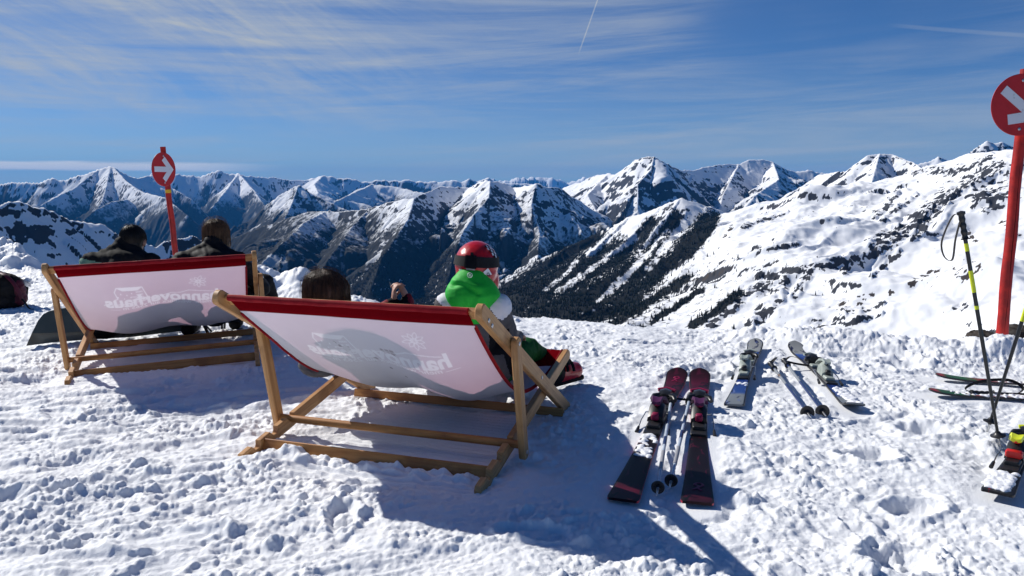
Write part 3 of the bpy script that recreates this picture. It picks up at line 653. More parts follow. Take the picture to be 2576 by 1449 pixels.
# ------------------------------------------------------------------ printed deck chair fabric
PX = 700.0                                                    # print raster, px per metre
class Print:
    # front side of the fabric as read: a to the right (= -X of the chair), s downwards from the top bar
    def __init__(self): self.w, self.h = int(1.2 * PX), int(.75 * PX); self.m = np.zeros((self.h, self.w), np.float32)
    def tri(self, A, B, Cc):
        P = [((p[0] + .6) * PX, p[1] * PX) for p in (A, B, Cc)]
        x0 = max(int(min(p[0] for p in P)), 0); x1 = min(int(max(p[0] for p in P)) + 2, self.w); y0 = max(int(min(p[1] for p in P)), 0); y1 = min(int(max(p[1] for p in P)) + 2, self.h)
        if x1 <= x0 or y1 <= y0: return
        gx, gy = np.meshgrid(np.arange(x0, x1) + .5, np.arange(y0, y1) + .5)
        (ax, ay), (bx, by), (cx, cy) = P; den = (by - cy) * (ax - cx) + (cx - bx) * (ay - cy)
        if abs(den) < 1e-9: return
        l1 = ((by - cy) * (gx - cx) + (cx - bx) * (gy - cy)) / den; l2 = ((cy - ay) * (gx - cx) + (ax - cx) * (gy - cy)) / den
        e = -.02
        self.m[y0:y1, x0:x1][(l1 >= e) & (l2 >= e) & (l1 + l2 <= 1 - e)] = 1
    def poly(self, pts, val=1):
        o = self.m.copy(); self.m[:] = 0
        for i in range(1, len(pts) - 1): self.tri(pts[0], pts[i], pts[i + 1])
        self.m = np.where(self.m > 0, val, o)
    def line(self, pts, wd, closed=False):
        pts = list(pts) + ([pts[0]] if closed else [])
        for (a, b), (c, d) in zip(pts[:-1], pts[1:]):
            dx, dy = c - a, d - b; L = math.hypot(dx, dy) or 1e-6; nx, ny = -dy / L * wd / 2, dx / L * wd / 2
            self.tri((a + nx, b + ny), (a - nx, b - ny), (c + nx, d + ny)); self.tri((c + nx, d + ny), (a - nx, b - ny), (c - nx, d - ny))
    def text(self, s, a0, base, width, bold=0.0, hscale=1.0):
        cu = bpy.data.curves.new('t', 'FONT'); cu.body = s; cu.size = 1.0; cu.offset = bold; cu.resolution_u = 3
        ob = bpy.data.objects.new('t', cu); C.objects.link(ob); bpy.context.view_layer.update()
        me = bpy.data.meshes.new_from_object(ob.evaluated_get(bpy.context.evaluated_depsgraph_get()))
        bpy.data.objects.remove(ob); bpy.data.curves.remove(cu)
        V = [(v.co.x, v.co.y) for v in me.vertices]; x0 = min(v[0] for v in V); x1 = max(v[0] for v in V); k = width / (x1 - x0)
        me.calc_loop_triangles()
        for tr in me.loop_triangles: self.tri(*[(a0 + (V[i][0] - x0) * k, base - V[i][1] * k * hscale) for i in tr.vertices])
        bpy.data.meshes.remove(me); return k
    def blur(self):
        p = np.pad(self.m, 1, mode='edge'); self.m = (p[1:-1, 1:-1] * 2 + p[:-2, 1:-1] + p[2:, 1:-1] + p[1:-1, :-2] + p[1:-1, 2:]) / 6
    def sample(self, a, s):
        x = np.clip((a + .6) * PX - .5, 0, self.w - 1.01); y = np.clip(s * PX - .5, 0, self.h - 1.01); xi = x.astype(int); yi = y.astype(int); fx = x - xi; fy = y - yi
        return (self.m[yi, xi] * (1 - fx) + self.m[yi, xi + 1] * fx) * (1 - fy) + (self.m[yi + 1, xi] * (1 - fx) + self.m[yi + 1, xi + 1] * fx) * fy
PRN = Print()
PRN.text('hannoverhaus', -.355, .424, .70, .030, 1.0)
PRN.line([(-.385, .452), (-.315, .452)], .004); PRN.text('mehr weitblick auf 2565 m', -.30, .458, .55, .008); PRN.line([(.265, .452), (.325, .452)], .004)
PRN.line([(-.33, .352), (-.25, .338), (-.17, .330), (-.12, .350), (-.06, .352), (-.01, .372), (.05, .388), (.08, .372), (.125, .366), (.15, .352), (.18, .346)], .005)       # ridge line over the name
PRN.line([(.105, .276), (.255, .268), (.272, .300), (.262, .352), (.285, .360), (.280, .400), (.10, .392), (.085, .366), (.105, .276)], .006)                        # the house
PRN.poly([(.105, .276), (.255, .268), (.222, .294), (.135, .300)]); PRN.line([(.285, .398), (.34, .392), (.355, .41)], .005)
for r in range(3):
    for q in range(5): PRN.poly([(.108 + q * .0085, .308 + r * .022), (.113 + q * .0085, .308 + r * .022), (.113 + q * .0085, .319 + r * .022), (.108 + q * .0085, .319 + r * .022)])
for a, b in [(.17, .315), (.20, .325), (.235, .312), (.255, .335), (.18, .345), (.22, .350), (.172, .368), (.245, .365)]: PRN.poly([(a, b), (a + .007, b), (a + .007, b + .009), (a, b + .009)])
for q in range(9):                                                                                                               # edelweiss
    th = 2 * math.pi * q / 9 + .2; L = (.060, .048, .056)[q % 3]; fx_, fy_ = -.238, .262; ca, sa = math.cos(th), math.sin(th)
    P = [(.012, 0), (.45 * L, .010), (.75 * L, .008), (L, 0), (.75 * L, -.008), (.45 * L, -.010)]
    PRN.line([(fx_ + x * ca - y * sa, fy_ + (x * sa + y * ca) * .85) for x, y in P], .0032, True)
for q in range(6):
    th = 2 * math.pi * q / 6; cx_, cy_ = -.238 + .010 * math.cos(th), .262 + .008 * math.sin(th)
    PRN.line([(cx_ + .004 * math.cos(a), cy_ + .004 * math.sin(a)) for a in [k * 1.05 for k in range(6)]], .0025, True)
PRN.blur()

mcv, t, out = material('deck_chair_fabric')
hem = attr(t, 'hem'); prt = attr(t, 'print'); stn = attr(t, 'stain')
obj = t.new('ShaderNodeTexCoord').outputs['Object']
mott = t.noise(obj, 9.0, 4)
dif = t.mix(mott, (.70, .70, .755), (.77, .77, .81)); dif = t.mix(t.math('MULTIPLY', stn, .6), dif, (.22, .17, .19)); dif = t.mix(t.math('MULTIPLY', prt, .65), dif, (.92, .92, .95))
dif = t.mix(hem, dif, t.mix(t.noise(obj, 14.0, 4), (.17, .002, .006), (.22, .005, .010)))
tra = t.mix(prt, (.56, .33, .42), (.82, .72, .80)); tra = t.mix(hem, tra, (.05, .001, .002)); tra = t.mix(t.math('MULTIPLY', stn, .5), tra, (.2, .1, .1))
b1 = t.new('ShaderNodeBsdfDiffuse', i_Color=dif); b2 = t.new('ShaderNodeBsdfTranslucent', i_Color=tra)
wv = t.new('ShaderNodeBump', i_Strength=.15, i_Distance=.003, i_Height=t.noise(obj, 60.0, 3)); t.l.new(wv.outputs[0], b1.inputs['Normal'])
ms = t.new('ShaderNodeMixShader', i_0=.30); t.l.new(b1.outputs[0], ms.inputs[1]); t.l.new(b2.outputs[0], ms.inputs[2]); t.l.new(ms.outputs[0], out.inputs[0])
M_REDCLOTH = solid('dark_red_cloth', (.23, .006, .012), .85, .15, col2=(.30, .012, .018), scale=12, bump=.3, bscale=400)

def crspline(P, n=24):
    P = [np.array(p, float) for p in P]; P = [2 * P[0] - P[1]] + P + [2 * P[-1] - P[-2]]; o = []
    for i in range(1, len(P) - 2):
        a, b, c, d = P[i - 1:i + 3]
        for t_ in np.linspace(0, 1, n, endpoint=False): o.append(.5 * (2 * b + (c - a) * t_ + (2 * a - 5 * b + 4 * c - d) * t_ ** 2 + (3 * b - a - 3 * c + d) * t_ ** 3))
    o.append(P[-2]); return np.array(o)
def deck_chair(label, loc, rot, bumps, stains):
    W = 1.186; hw = W / 2
    At, Ab, Bt, Bb, Ct, Cb = [(-.736, .742), (.566, 0.0), (.671, .271), (-.644, 0.0), (-.397, .549), (-.290, .049)]
    root = thing('deck_chair', label, 'deck chair', loc, rot, 'wide wooden deck chairs on the snow')
    YZ = Matrix(((0, 0, 1, 0), (1, 0, 0, 0), (0, 1, 0, 0), (0, 0, 0, 1)))                       # 2-D (Y, Z) outline to chair space
    def bar_outline(a, b, w, ext0, ext1, round0=True, round1=True):
        a, b = Vector(a), Vector(b); d = (b - a).normalized(); n = Vector((-d.y, d.x)); a = a - d * ext0; b = b + d * ext1; h = w / 2
        o = []
        for k in range(7):
            th = math.pi / 2 + math.pi * k / 6; c = a + d * h * .72
            o.append(tuple(c + d * math.cos(th) * h * .72 + n * math.sin(th) * h) if round0 else None)
        for k in range(7):
            th = -math.pi / 2 + math.pi * k / 6; c = b - d * h * .72
            o.append(tuple(c + d * math.cos(th) * h * .72 + n * math.sin(th) * h))
        return o, d
    for s in (-1, 1):
        o, d = bar_outline(At, Ab, .066, .0, .02); mb = MB(); mb.prism(o, Matrix.Translation((s * hw, 0, 0)) @ YZ, .030, .004, tuple(d)); rail = mb.build('back_rail', M_WOOD, root)
        # seat rail with three notches near its rear foot, on the upper side
        a, b = Vector(Bb), Vector(Bt); d = (b - a).normalized(); n = Vector((-d.y, d.x)); L = (b - a).length; h = .031
        up = []
        for q in (.085, .22, .355):                                                             # notch mouths, metres from the foot
            up += [(q - .035, h), (q - .012, h * .1), (q + .012, h * .02), (q + .020, h * .35), (q + .024, h)]
        prof = [(-.03, -h * .6), (-.03, h * .5), (-.015, h)] + up + [(L + .005, h), (L + .03, h * .45), (L + .035, -h * .4), (L + .02, -h), (-.01, -h)]
        o = [tuple(a + d * x + n * y) for x, y in reversed(prof)]
        mb = MB(); mb.prism(o, Matrix.Translation((s * (hw - .033), 0, 0)) @ YZ, .030, .0035, tuple(d)); mb.build('seat_rail', M_WOOD, root)
        o, d = bar_outline(Ct, Cb, .056, .028, .035); mb = MB(); mb.prism(o, Matrix.Translation((s * (hw + .033), 0, 0)) @ YZ, .030, .004, tuple(d)); pr = mb.build('prop', M_WOOD, root)
        for (y, z), par, x in ((Ct, pr, hw + .049), (Cb, pr, hw + .049), ((-.668, .690), rail, hw + .016), ((-.632, .664), rail, hw + .016), ((.045, .297), rail, hw + .016)):
            mb = MB(); mb.lathe((s * x, y, z), (s, 0, 0), [(.0095, 0), (.009, .002), (.005, .0035), (0, .004)], 12); mb.build('bolt', M_STEEL, par)
    cy_, cz_ = -.683 + .0100, .703 + .0117
    mb = MB(); mb.beam((-hw + .015, cy_, cz_), (hw - .015, cy_, cz_), .022, .056, (0, -.759, .651)); mb.build('top_bar', M_WOOD, root)
    mb = MB(); mb.beam((-hw + .048, -.515, .024), (hw - .048, -.515, .024), .024, .056, (0, .35, 1)); mb.build('rear_bar', M_WOODWET, root)
    mb = MB(); mb.beam((-hw - .01, .395, .028), (hw + .03, .395, .028), .030, .045, (0, .3, 1)); mb.build('front_bar', M_WOODWET, root)
    mb = MB(); mb.beam((-hw + .05, Bt[0], Bt[1] - .005), (hw - .05, Bt[0], Bt[1] - .005), .024, .050, (0, .4, 1)); mb.build('seat_bar', M_WOOD, root)
    mb = MB(); mb.tube([(-hw - .02, Cb[0], Cb[1] + .03), (0, Cb[0], Cb[1] + .03), (hw + .02, Cb[0], Cb[1] + .03)], .0185, 14); mb.build('prop_bar', M_WOODWET, root)
    # fabric sling
    nx, nt = 460, 400
    prof = crspline([(-.712, .728), (-.60, .632), (-.46, .525), (-.335, .428), (-.22, .348), (-.10, .282), (.06, .228), (.25, .215), (.46, .245), (.671, .297)])
    arc = np.r_[0, np.cumsum(np.hypot(*np.diff(prof, axis=0).T))]
    sv = np.linspace(0, arc[-1], nt); Yp = np.interp(sv, arc, prof[:, 0]); Zp = np.interp(sv, arc, prof[:, 1])
    Xs, Sv = np.meshgrid(np.linspace(-.548, .538, nx), sv + .037); Y = np.repeat(Yp[:, None], nx, 1); Z = np.repeat(Zp[:, None], nx, 1)
    mid = np.clip((Sv - .16) / .30, 0, 1) * np.clip((arc[-1] + .037 - Sv) / .35, 0, 1); mid = mid * mid * (3 - 2 * mid)
    sag = 0
    for bx, bw_, bd in bumps: sag = sag + bd * np.exp(-((Xs - bx) / bw_) ** 2)
    Z = Z - sag * mid + .004 * fbm(Xs / .25, Sv / .5, 3, 601) * mid; Y = Y + (.006 * fbm(Xs / .3, Sv / .35, 3, 605) - .01 * (1 - (Xs / .56) ** 2) * np.sin(np.clip(Sv / .6, 0, 1) * math.pi)) * np.clip((Sv - .04) / .1, 0, 1)
    Xs2 = Xs * (1 - .035 * np.sin(np.clip((Sv - .1) / 1.4, 0, 1) * math.pi))
    hemm = sstep(.140 + .004 * np.sin(Xs * 5) - Sv, -.0015, .0015)
    hemf = sstep(Sv - (arc[-1] - .15), -.002, .002)
    st = np.zeros_like(Xs)
    for (sx, s_, r) in stains: st = np.maximum(st, sstep(np.hypot(Xs - sx, (Sv - s_) * .8) + .012 * fbm(Xs / .02, Sv / .03, 3, 611), r, r * .6))
    me_o = grid_mesh('canvas', Xs2, Y, Z, mcv, {'hem': np.maximum(hemm, hemf), 'print': PRN.sample(-Xs, Sv) * (Sv < .74), 'stain': st}); me_o.parent = root
    for e in (0, -1):
        pts = [(float(Xs2[i, e]) + (.002 if e else -.002), float(Y[i, e]), float(Z[i, e])) for i in range(int(nt * .075), nt, 8)]
        mb = MB(); mb.tube(pts, .006, 8, flat=1.6); mb.build('edging', M_REDCLOTH, me_o)
    pts = [(-.5485 + 1.087 * k / 20, -.7035, .7335 + .001 * math.sin(k * 2.1)) for k in range(21)]
    mb = MB(); mb.tube([(p[0], p[1], p[2] - .006) for p in pts], .0155, 12, flat=.9); mb.build('hem', M_REDCLOTH, me_o)
    return root
c1 = deck_chair('nearer wide wooden deck chair with white printed sling, holding the child in a red helmet', (-.449, 3.703, 0), (0, 0, -.328), [(.23, .20, .080), (-.22, .22, .052)], [(.10, .352, .014), (.075, .350, .012), (.05, .352, .012), (-.17, .318, .006), (-.155, .34, .010), (-.13, .355, .018), (-.02, .43, .006), (-.03, .46, .007), (.02, .52, .008), (.06, .60, .01)])
nrm = Vector((-.0335, -.0146, 1)).normalized()
rot = Matrix.Rotation(.336, 3, 'Z'); ex = Vector((math.cos(.336), math.sin(.336), 0)); ex = (ex - nrm * ex.dot(nrm)).normalized(); ey = nrm.cross(ex)
c2 = deck_chair('wide wooden deck chair with white printed sling, holding the two adults in black jackets', (-2.435, 5.441, 0), Matrix((ex, ey, nrm)).transposed().to_euler(), [(-.26, .24, .070), (.27, .25, .062)], [(.12, .09, .006)])

# ------------------------------------------------------------------ piste signs
M_REDPOLE = solid('weathered_red_paint', (.46, .018, .012), .5, .35, col2=(.30, .012, .010), scale=(9.0), bump=.5, bscale=26.0)
M_SIGNRED = solid('sign_red', (.52, .010, .014), .45, .4, col2=(.45, .008, .010), scale=6)
M_SIGNWHITE = solid('sign_white', (.72, .70, .74), .5, .3, col2=(.55, .52, .55), scale=22, contrast=(.60, .72))
M_CRACK = solid('crack_brown', (.05, .006, .005), .9, .1)
M_YELLOW = solid('yellow_tape', (.70, .42, .03), .5, .3)
def sign(label, base, top, rad, c, r, yaw, arrow_rot, tape):
    b = Vector(base); tp = Vector(top) - b; root = thing('piste_sign', label, 'sign', b, (0, 0, 0), 'red piste signs with white arrows')
    n = 14; pts = [tp * (k / n) + Vector((.004 * math.sin(k * 1.3), 0, 0)) for k in range(-1, n + 1)]
    mb = MB(); mb.tube(pts, [rad * (1.06 - .10 * k / n + .02 * math.sin(k * 2.2)) for k in range(-1, n + 1)], 20); pole = mb.build('pole', M_REDPOLE, root, 60)
    mb = MB(); d = tp.normalized()
    vx = Vector((0, -1, 0)) - d * Vector((0, -1, 0)).dot(d); vx.normalize(); sx = vx.cross(d)
    cr = [tp * (k / 24.) + vx * rad * .985 + sx * rad * (.10 + .05 * math.sin(k * .9)) for k in range(1, 17)]
    mb.tube(cr, [.001 + rad * .045 * abs(math.sin(.3 + k * .19)) for k in range(16)], 6); mb.build('crack', M_CRACK, pole)
    cc = Vector(c) - b; f = Vector((math.sin(yaw), -math.cos(yaw), 0)); sd = Vector((math.cos(yaw), math.sin(yaw), 0)); up = Vector((0, 0, 1))
    mb = MB(); mb.lathe(cc, f, [(0, -.004), (r * .985, -.004), (r, -.002), (r, .002), (r * .985, .004), (0, .004)], 64); disc = mb.build('disc', M_SIGNRED, root, 30)
    A = [(-.86, .17), (.20, .17), (-.16, .56), (.10, .80), (.86, 0), (.10, -.80), (-.16, -.56), (.20, -.17), (-.86, -.17)]
    ca, sa = math.cos(arrow_rot), math.sin(arrow_rot); A = [((x * ca - y * sa) * r * .93, (x * sa + y * ca) * r * .93) for x, y in A]
    mb = MB(); M = Matrix((sd, up, f)).transposed().to_4x4(); M.translation = cc + f * .0052; mb.prism(A, M, .0016, .0002); mb.build('arrow', M_SIGNWHITE, disc, None)
    for k in (.78, -.78):
        mb = MB(); mb.lathe(cc + up * r * k + f * .004, f, [(.011, 0), (.011, .003), (.006, .006), (0, .006)], 12); mb.build('bolt', M_STEEL, disc)
    if tape:
        q = (cc.z - r - .06) / tp.z; mb = MB(); mb.tube([tp * (q - .012), tp * (q + .012)], rad * 1.07, 18); mb.build('tape', M_YELLOW, pole)
    return root
pl_b = on_depth(450, 700, 9.7); pl_t = on_depth(410, 369, 9.6)
pl_b.z = gz(pl_b.x, pl_b.y) - .05
sign('slim red pole with a round red disc and right-pointing white arrow behind the two adults', pl_b, pl_t, .034, on_depth(412, 426, 9.5), .206, R(74), 0.0, True)
pr_b = on_depth(2517, 868, 5.65); pr_t = on_depth(2582, 174, 5.65)
sign('thick red pole with a round red disc cut by the right edge, arrow tilted down', pr_b - Vector((0, 0, .05)), pr_t, .038, on_depth(2568, 264, 5.58), .216, R(2), R(-38), False)

# ------------------------------------------------------------------ people
def skinmesh(shapes, voxel=.008, smooth=6, wr=0.0, wrs=.05, seed=0, wr2=0.0):
    # one continuous surface grown round tapered limbs ('c', p, q, r0, r1) and ellipsoids ('e', centre, radii, rotation)
    mb = MB()
    for s in shapes:
        if s[0] == 'c':
            p, q, r0, r1 = Vector(s[1]), Vector(s[2]), s[3], s[4]; L = (q - p).length; n = max(2, int(L / .02)); d = (q - p).normalized()
            pts = []; rr = []
            for k in range(5): th = math.pi / 2 * (1 - k / 5.); pts.append(p - d * r0 * math.sin(th)); rr.append(max(r0 * math.cos(th), .0005))
            for k in range(n + 1): pts.append(p + (q - p) * (k / n)); rr.append(r0 + (r1 - r0) * k / n)
            for k in range(1, 6): th = math.pi / 2 * k / 5.; pts.append(q + d * r1 * math.sin(th)); rr.append(max(r1 * math.cos(th), .0005))
            mb.tube(pts, rr, 14)
        else: mb.ball(s[1], s[2], 3, s[3] if len(s) > 3 else None)
    me = mb.mesh('tmp'); ob = bpy.data.objects.new('tmp', me); C.objects.link(ob)
    m = ob.modifiers.new('r', 'REMESH'); m.mode = 'VOXEL'; m.voxel_size = voxel
    if smooth: m2 = ob.modifiers.new('s', 'SMOOTH'); m2.iterations = smooth; m2.factor = .5
    bpy.context.view_layer.update()
    out = bpy.data.meshes.new_from_object(ob.evaluated_get(bpy.context.evaluated_depsgraph_get()))
    bpy.data.objects.remove(ob); bpy.data.meshes.remove(me)
    n = len(out.vertices); co = np.empty(n * 3, np.float32); out.vertices.foreach_get('co', co); co = co.reshape(-1, 3)
    if wr or wr2:
        no = np.empty(n * 3, np.float32); out.vertices.foreach_get('normal', no); no = no.reshape(-1, 3)
        x, y, z = co.T
        d = wr * (ridged((x * .9 + y * .5) / wrs, (z * 1.5 + .5 * x - .4 * y) / wrs, 3, 700 + seed) - .6) + wr2 * fbm((x + z) / .02, (y - z) / .02, 2, 710 + seed)
        co = co + no * d[:, None]; out.vertices.foreach_set('co', co.astype(np.float32).reshape(-1))
    out.polygons.foreach_set('use_smooth', np.ones(len(out.polygons), bool)); out.update()
    return out
def part(name, me, mats, parent, pick=None, label=None):
    mats = mats if isinstance(mats, (list, tuple)) else [mats]
    for m in mats: me.materials.append(m)
    if pick:
        n = len(me.polygons); ce = np.empty(n * 3, np.float32); me.polygons.foreach_get('center', ce); me.polygons.foreach_set('material_index', pick(*ce.reshape(-1, 3).T).astype(np.int32))
    return link(name, me, parent, label)
def basis(f, up=(0, 0, 1)):
    f = Vector(f).normalized(); s = f.cross(Vector(up)).normalized(); u = s.cross(f); return f, s, u        # forward, right, up
def head_shapes(c, f, k=1.0, up=(0, 0, 1)):
    f, s, u = basis(f, up); c = Vector(c); rt = Matrix((s, f, u)).transposed()
    o = [('e', c + u * .02 * k, (.074 * k, .092 * k, .098 * k), rt), ('e', c + f * .022 * k - u * .055 * k, (.056 * k, .068 * k, .062 * k), rt), ('e', c + f * .094 * k - u * .022 * k, (.012 * k, .020 * k, .024 * k), rt),
         ('e', c + f * .072 * k - u * .098 * k, (.026 * k, .020 * k, .018 * k), rt), ('e', c + f * .083 * k - u * .062 * k, (.026 * k, .010 * k, .010 * k), rt), ('e', c + f * .078 * k + u * .018 * k, (.05 * k, .014 * k, .012 * k), rt)]
    for sg in (-1, 1): o.append(('e', c + s * sg * .078 * k - f * .004 * k - u * .012 * k, (.010 * k, .020 * k, .031 * k), rt))
    return o
def eyes(c, f, k, parent, up=(0, 0, 1)):
    f, s, u = basis(f, up); c = Vector(c)
    for sg in (-1, 1): mb = MB(); mb.ball(c + s * sg * .031 * k + f * .079 * k + u * .001 * k, .011 * k, 2); mb.build('eye', M_EYE, parent, 180)
def hand_shapes(wr, d, pn, k=1.0, curl=.9, thumb=1):
    # wrist, direction of the hand, palm normal; five fingers curling towards the palm normal
    wr = Vector(wr); d = Vector(d).normalized(); pn = Vector(pn); pn = (pn - d * pn.dot(d)).normalized(); s = d.cross(pn)
    rt = Matrix((s, d, pn)).transposed(); o = [('e', wr + d * .045 * k, (.040 * k, .052 * k, .017 * k), rt), ('c', wr - d * .03 * k, wr + d * .02 * k, .025 * k, .024 * k)]
    for i, (x, L) in enumerate(((-.030, .072), (-.010, .082), (.010, .077), (.029, .060))):
        p = wr + d * (.088 - .004 * abs(i - 1.3)) * k + s * x * k; a = 0.0; r = .0092 * k
        for q, fr in enumerate((.45, .32, .25)):
            a += curl * (.55, .8, .6)[q]; q2 = p + (d * math.cos(a) + pn * math.sin(a)) * L * fr * k; o.append(('c', p, q2, r, r * .92)); p = q2; r *= .92
    b = wr + d * .025 * k + s * -.036 * k * thumb; m = b + (d * .6 - s * .55 * thumb + pn * .5).normalized() * .036 * k; e = m + (d * .75 + pn * .6 - s * .05 * thumb).normalized() * .030 * k
    o += [('c', b, m, .0125 * k, .0105 * k), ('c', m, e, .0105 * k, .0085 * k)]; return o
def figure(J, r, k=1.0):
    # plain body under the clothes: torso, neck, limbs
    V = {a: Vector(b) for a, b in J.items()}; o = [('c', V['pelvis'], V['waist'], .105 * k, .10 * k), ('c', V['waist'], V['chest'], .10 * k, .115 * k), ('c', V['chest'], V['neck'], .075 * k, .05 * k), ('c', V['neck'], V['head'], .048 * k, .05 * k), ('c', V['shl'], V['shr'], .055 * k, .055 * k)]
    for s in 'lr':
        o += [('c', V['sh' + s], V['el' + s], .047 * k, .038 * k), ('c', V['el' + s], V['ha' + s], .037 * k, .026 * k), ('c', V['pelvis'], V['hi' + s], .09 * k, .085 * k), ('c', V['hi' + s], V['kn' + s], .075 * k, .055 * k), ('c', V['kn' + s], V['an' + s], .052 * k, .036 * k), ('c', V['an' + s], V['to' + s], .036 * k, .028 * k)]
    return o
def jacket_shapes(J, k, puff=1.0, sho=.075):
    V = {a: Vector(b) for a, b in J.items()}; t = k * puff
    o = [('c', V['pelvis'] + Vector((0, 0, -.0)), V['waist'], .135 * t, .130 * t), ('c', V['waist'], V['chest'], .130 * t, .140 * t), ('c', V['shl'], V['shr'], sho * t, sho * t), ('c', V['chest'], V['neck'], .12 * t, .075 * t)]
    mid = (V['shl'] + V['shr']) / 2
    for s in 'lr':
        o += [('c', V['sh' + s], V['el' + s], .072 * t, .056 * t), ('c', V['el' + s], V['ha' + s], .055 * t, .040 * t), ('c', V['sh' + s], V['waist'], .075 * t, .10 * t), ('c', V['sh' + s], (V['neck'] * .7 + mid * .3), .070 * t, .060 * t)]
    return o
def trouser_shapes(J, k, puff=1.0):
    V = {a: Vector(b) for a, b in J.items()}; t = k * puff; o = [('c', V['hil'], V['hir'], .115 * t, .115 * t)]
    for s in 'lr': o += [('c', V['hi' + s], V['kn' + s], .105 * t, .078 * t), ('c', V['kn' + s], V['an' + s], .076 * t, .062 * t)]
    return o
def boot_shapes(an, to, k, kn=None):
    an, to = Vector(an), Vector(to); d = (to - an).normalized(); sh = Vector((0, 0, 1)); cu = (Vector(kn) - an).normalized() if kn is not None else sh
    return [('c', an + cu * .13 * k - d * .01, an, .060 * k, .062 * k), ('c', an - d * .05 * k - sh * .035 * k, to - sh * .01, .055 * k, .050 * k), ('c', an, to, .06 * k, .04 * k)]
def soft_boot(an, to, k): return boot_shapes(an, to, k)

M_SKIN = solid('skin', (.42, .215, .145), .55, .35, col2=(.50, .27, .19), scale=40)
M_EYE = solid('eye_dark', (.05, .03, .02), .1, .6)
def hairmat(name, a, b):
    m, t, out = material(name); obj = t.new('ShaderNodeTexCoord').outputs['Object']
    mp = t.new('ShaderNodeMapping', i_Vector=obj, i_Scale=(110.0, 110.0, 9.0)); g = t.noise(mp.outputs[0], 1.0, 4, .6)
    bs = t.new('ShaderNodeBsdfPrincipled', i_Base_Color=t.mix(t.smooth(g, .35, .7), a, b), i_Roughness=.42); bs.inputs['Specular IOR Level'].default_value = .45
    bn = t.new('ShaderNodeBump', i_Strength=.6, i_Distance=.004, i_Height=g); t.l.new(bn.outputs[0], bs.inputs['Normal'])
    tr = t.new('ShaderNodeBsdfTranslucent', i_Color=b); mx = t.new('ShaderNodeMixShader', i_0=.34); t.l.new(bs.outputs[0], mx.inputs[1]); t.l.new(tr.outputs[0], mx.inputs[2]); t.l.new(mx.outputs[0], out.inputs[0]); return m
M_HBROWN = hairmat('dark_brown_hair', (.032, .015, .008), (.17, .085, .043))
M_HBLACK = hairmat('black_hair', (.006, .005, .005), (.022, .018, .015))
M_HLIGHT = hairmat('mid_brown_hair', (.060, .030, .016), (.30, .175, .090))
def add_strands(me, mat_i, c, rad, n, bottom, seed, loose=.006, thick=.0016, crown=(0, 0), fly=0):
    # locks laid from the crown over the sides of the head, plus a few loose hairs
    rr = random.Random(seed); mb = MB(); c = Vector(c)
    for i in range(n + fly):
        ph = rr.uniform(0, 2 * math.pi); wob = rr.uniform(-.25, .25); lo = rr.uniform(.0, loose) if i < n else rr.uniform(loose, loose * 4.0)
        t0 = rr.uniform(0.0, .7); pts = []; L = rr.uniform(.75, 1.05) if i < n else rr.uniform(.35, .9)
        for k in range(9):
            s = t0 + (1 - t0) * L * k / 8.; th = s * math.pi * .5
            x = math.sin(th) * math.cos(ph + wob * s) * (rad[0] + lo) + crown[0] * (1 - s); y = math.sin(th) * math.sin(ph + wob * s) * (rad[1] + lo) + crown[1] * (1 - s); z = math.cos(th) * (rad[2] + lo)
            if s > .97: z -= (s - .97) * .2
            if k >= 6 and bottom < 0: z += bottom * ((k - 5) / 3.) ** 1.2 * .9
            pts.append(c + Vector((x + rr.uniform(-1, 1) * .0015, y, z)))
        mb.tube(pts, [thick * (.5 if i >= n else 1) * (1 - .6 * k / 8) for k in range(9)], 5, caps=False)
    m2 = mb.mesh('tmp2', 180); bm = bmesh.new(); bm.from_mesh(me); bm.from_mesh(m2); bm.to_mesh(me); bm.free(); bpy.data.meshes.remove(m2)
    me.polygons.foreach_set('use_smooth', np.ones(len(me.polygons), bool)); return me

def P(u, v, y): return on_depth(u, v, y)
FW = Vector((.32, .95, 0))                     # the way the front chair faces
FB = Vector((-.33, .944, 0))                   # the way the rear chair faces
# ---- child in the red helmet
M_GREEN = solid('green_shell_fabric', (.012, .42, .035), .62, .25, col2=(.016, .50, .045), scale=8, bump=.15, bscale=300)
M_DGREEN = solid('dark_green_fabric', (.006, .075, .012), .75, .15, col2=(.009, .11, .018), scale=9, bump=.15, bscale=300)
M_WHITEF = solid('white_fabric', (.74, .74, .78), .7, .2, bump=.1, bscale=300)
M_GREYF = solid('charcoal_grey_fabric', (.075, .072, .080), .75, .2, col2=(.10, .097, .105), scale=14, bump=.15, bscale=300)
M_BLACKF = solid('black_fabric', (.008, .008, .009), .8, .12, col2=(.013, .013, .015), scale=10, bump=.2, bscale=260)
M_BLACKSHINY = solid('black_quilted_nylon', (.007, .007, .009), .65, .10, col2=(.011, .011, .013), scale=12, bump=.15, bscale=160)
M_REDGLOSS = solid('red_glossy_shell', (.52, .006, .010), .28, .4, coat=.35, col2=(.44, .005, .009), scale=7)
M_STRAP = solid('black_webbing', (.012, .012, .014), .75, .25, bump=.4, bscale=500)
M_WHITEP = solid('white_plastic', (.75, .75, .76), .4, .4)
M_NAVYINK = solid('navy_ink', (.02, .03, .10), .5, .3)
M_SILVER = solid('grey_plastic', (.30, .30, .32), .4, .4)
boy = thing('person', 'child in red ski helmet, green hood and grey jacket, sitting in the nearer chair', 'child', (0, 0, 0))
hc = P(1199, 664, 3.62)
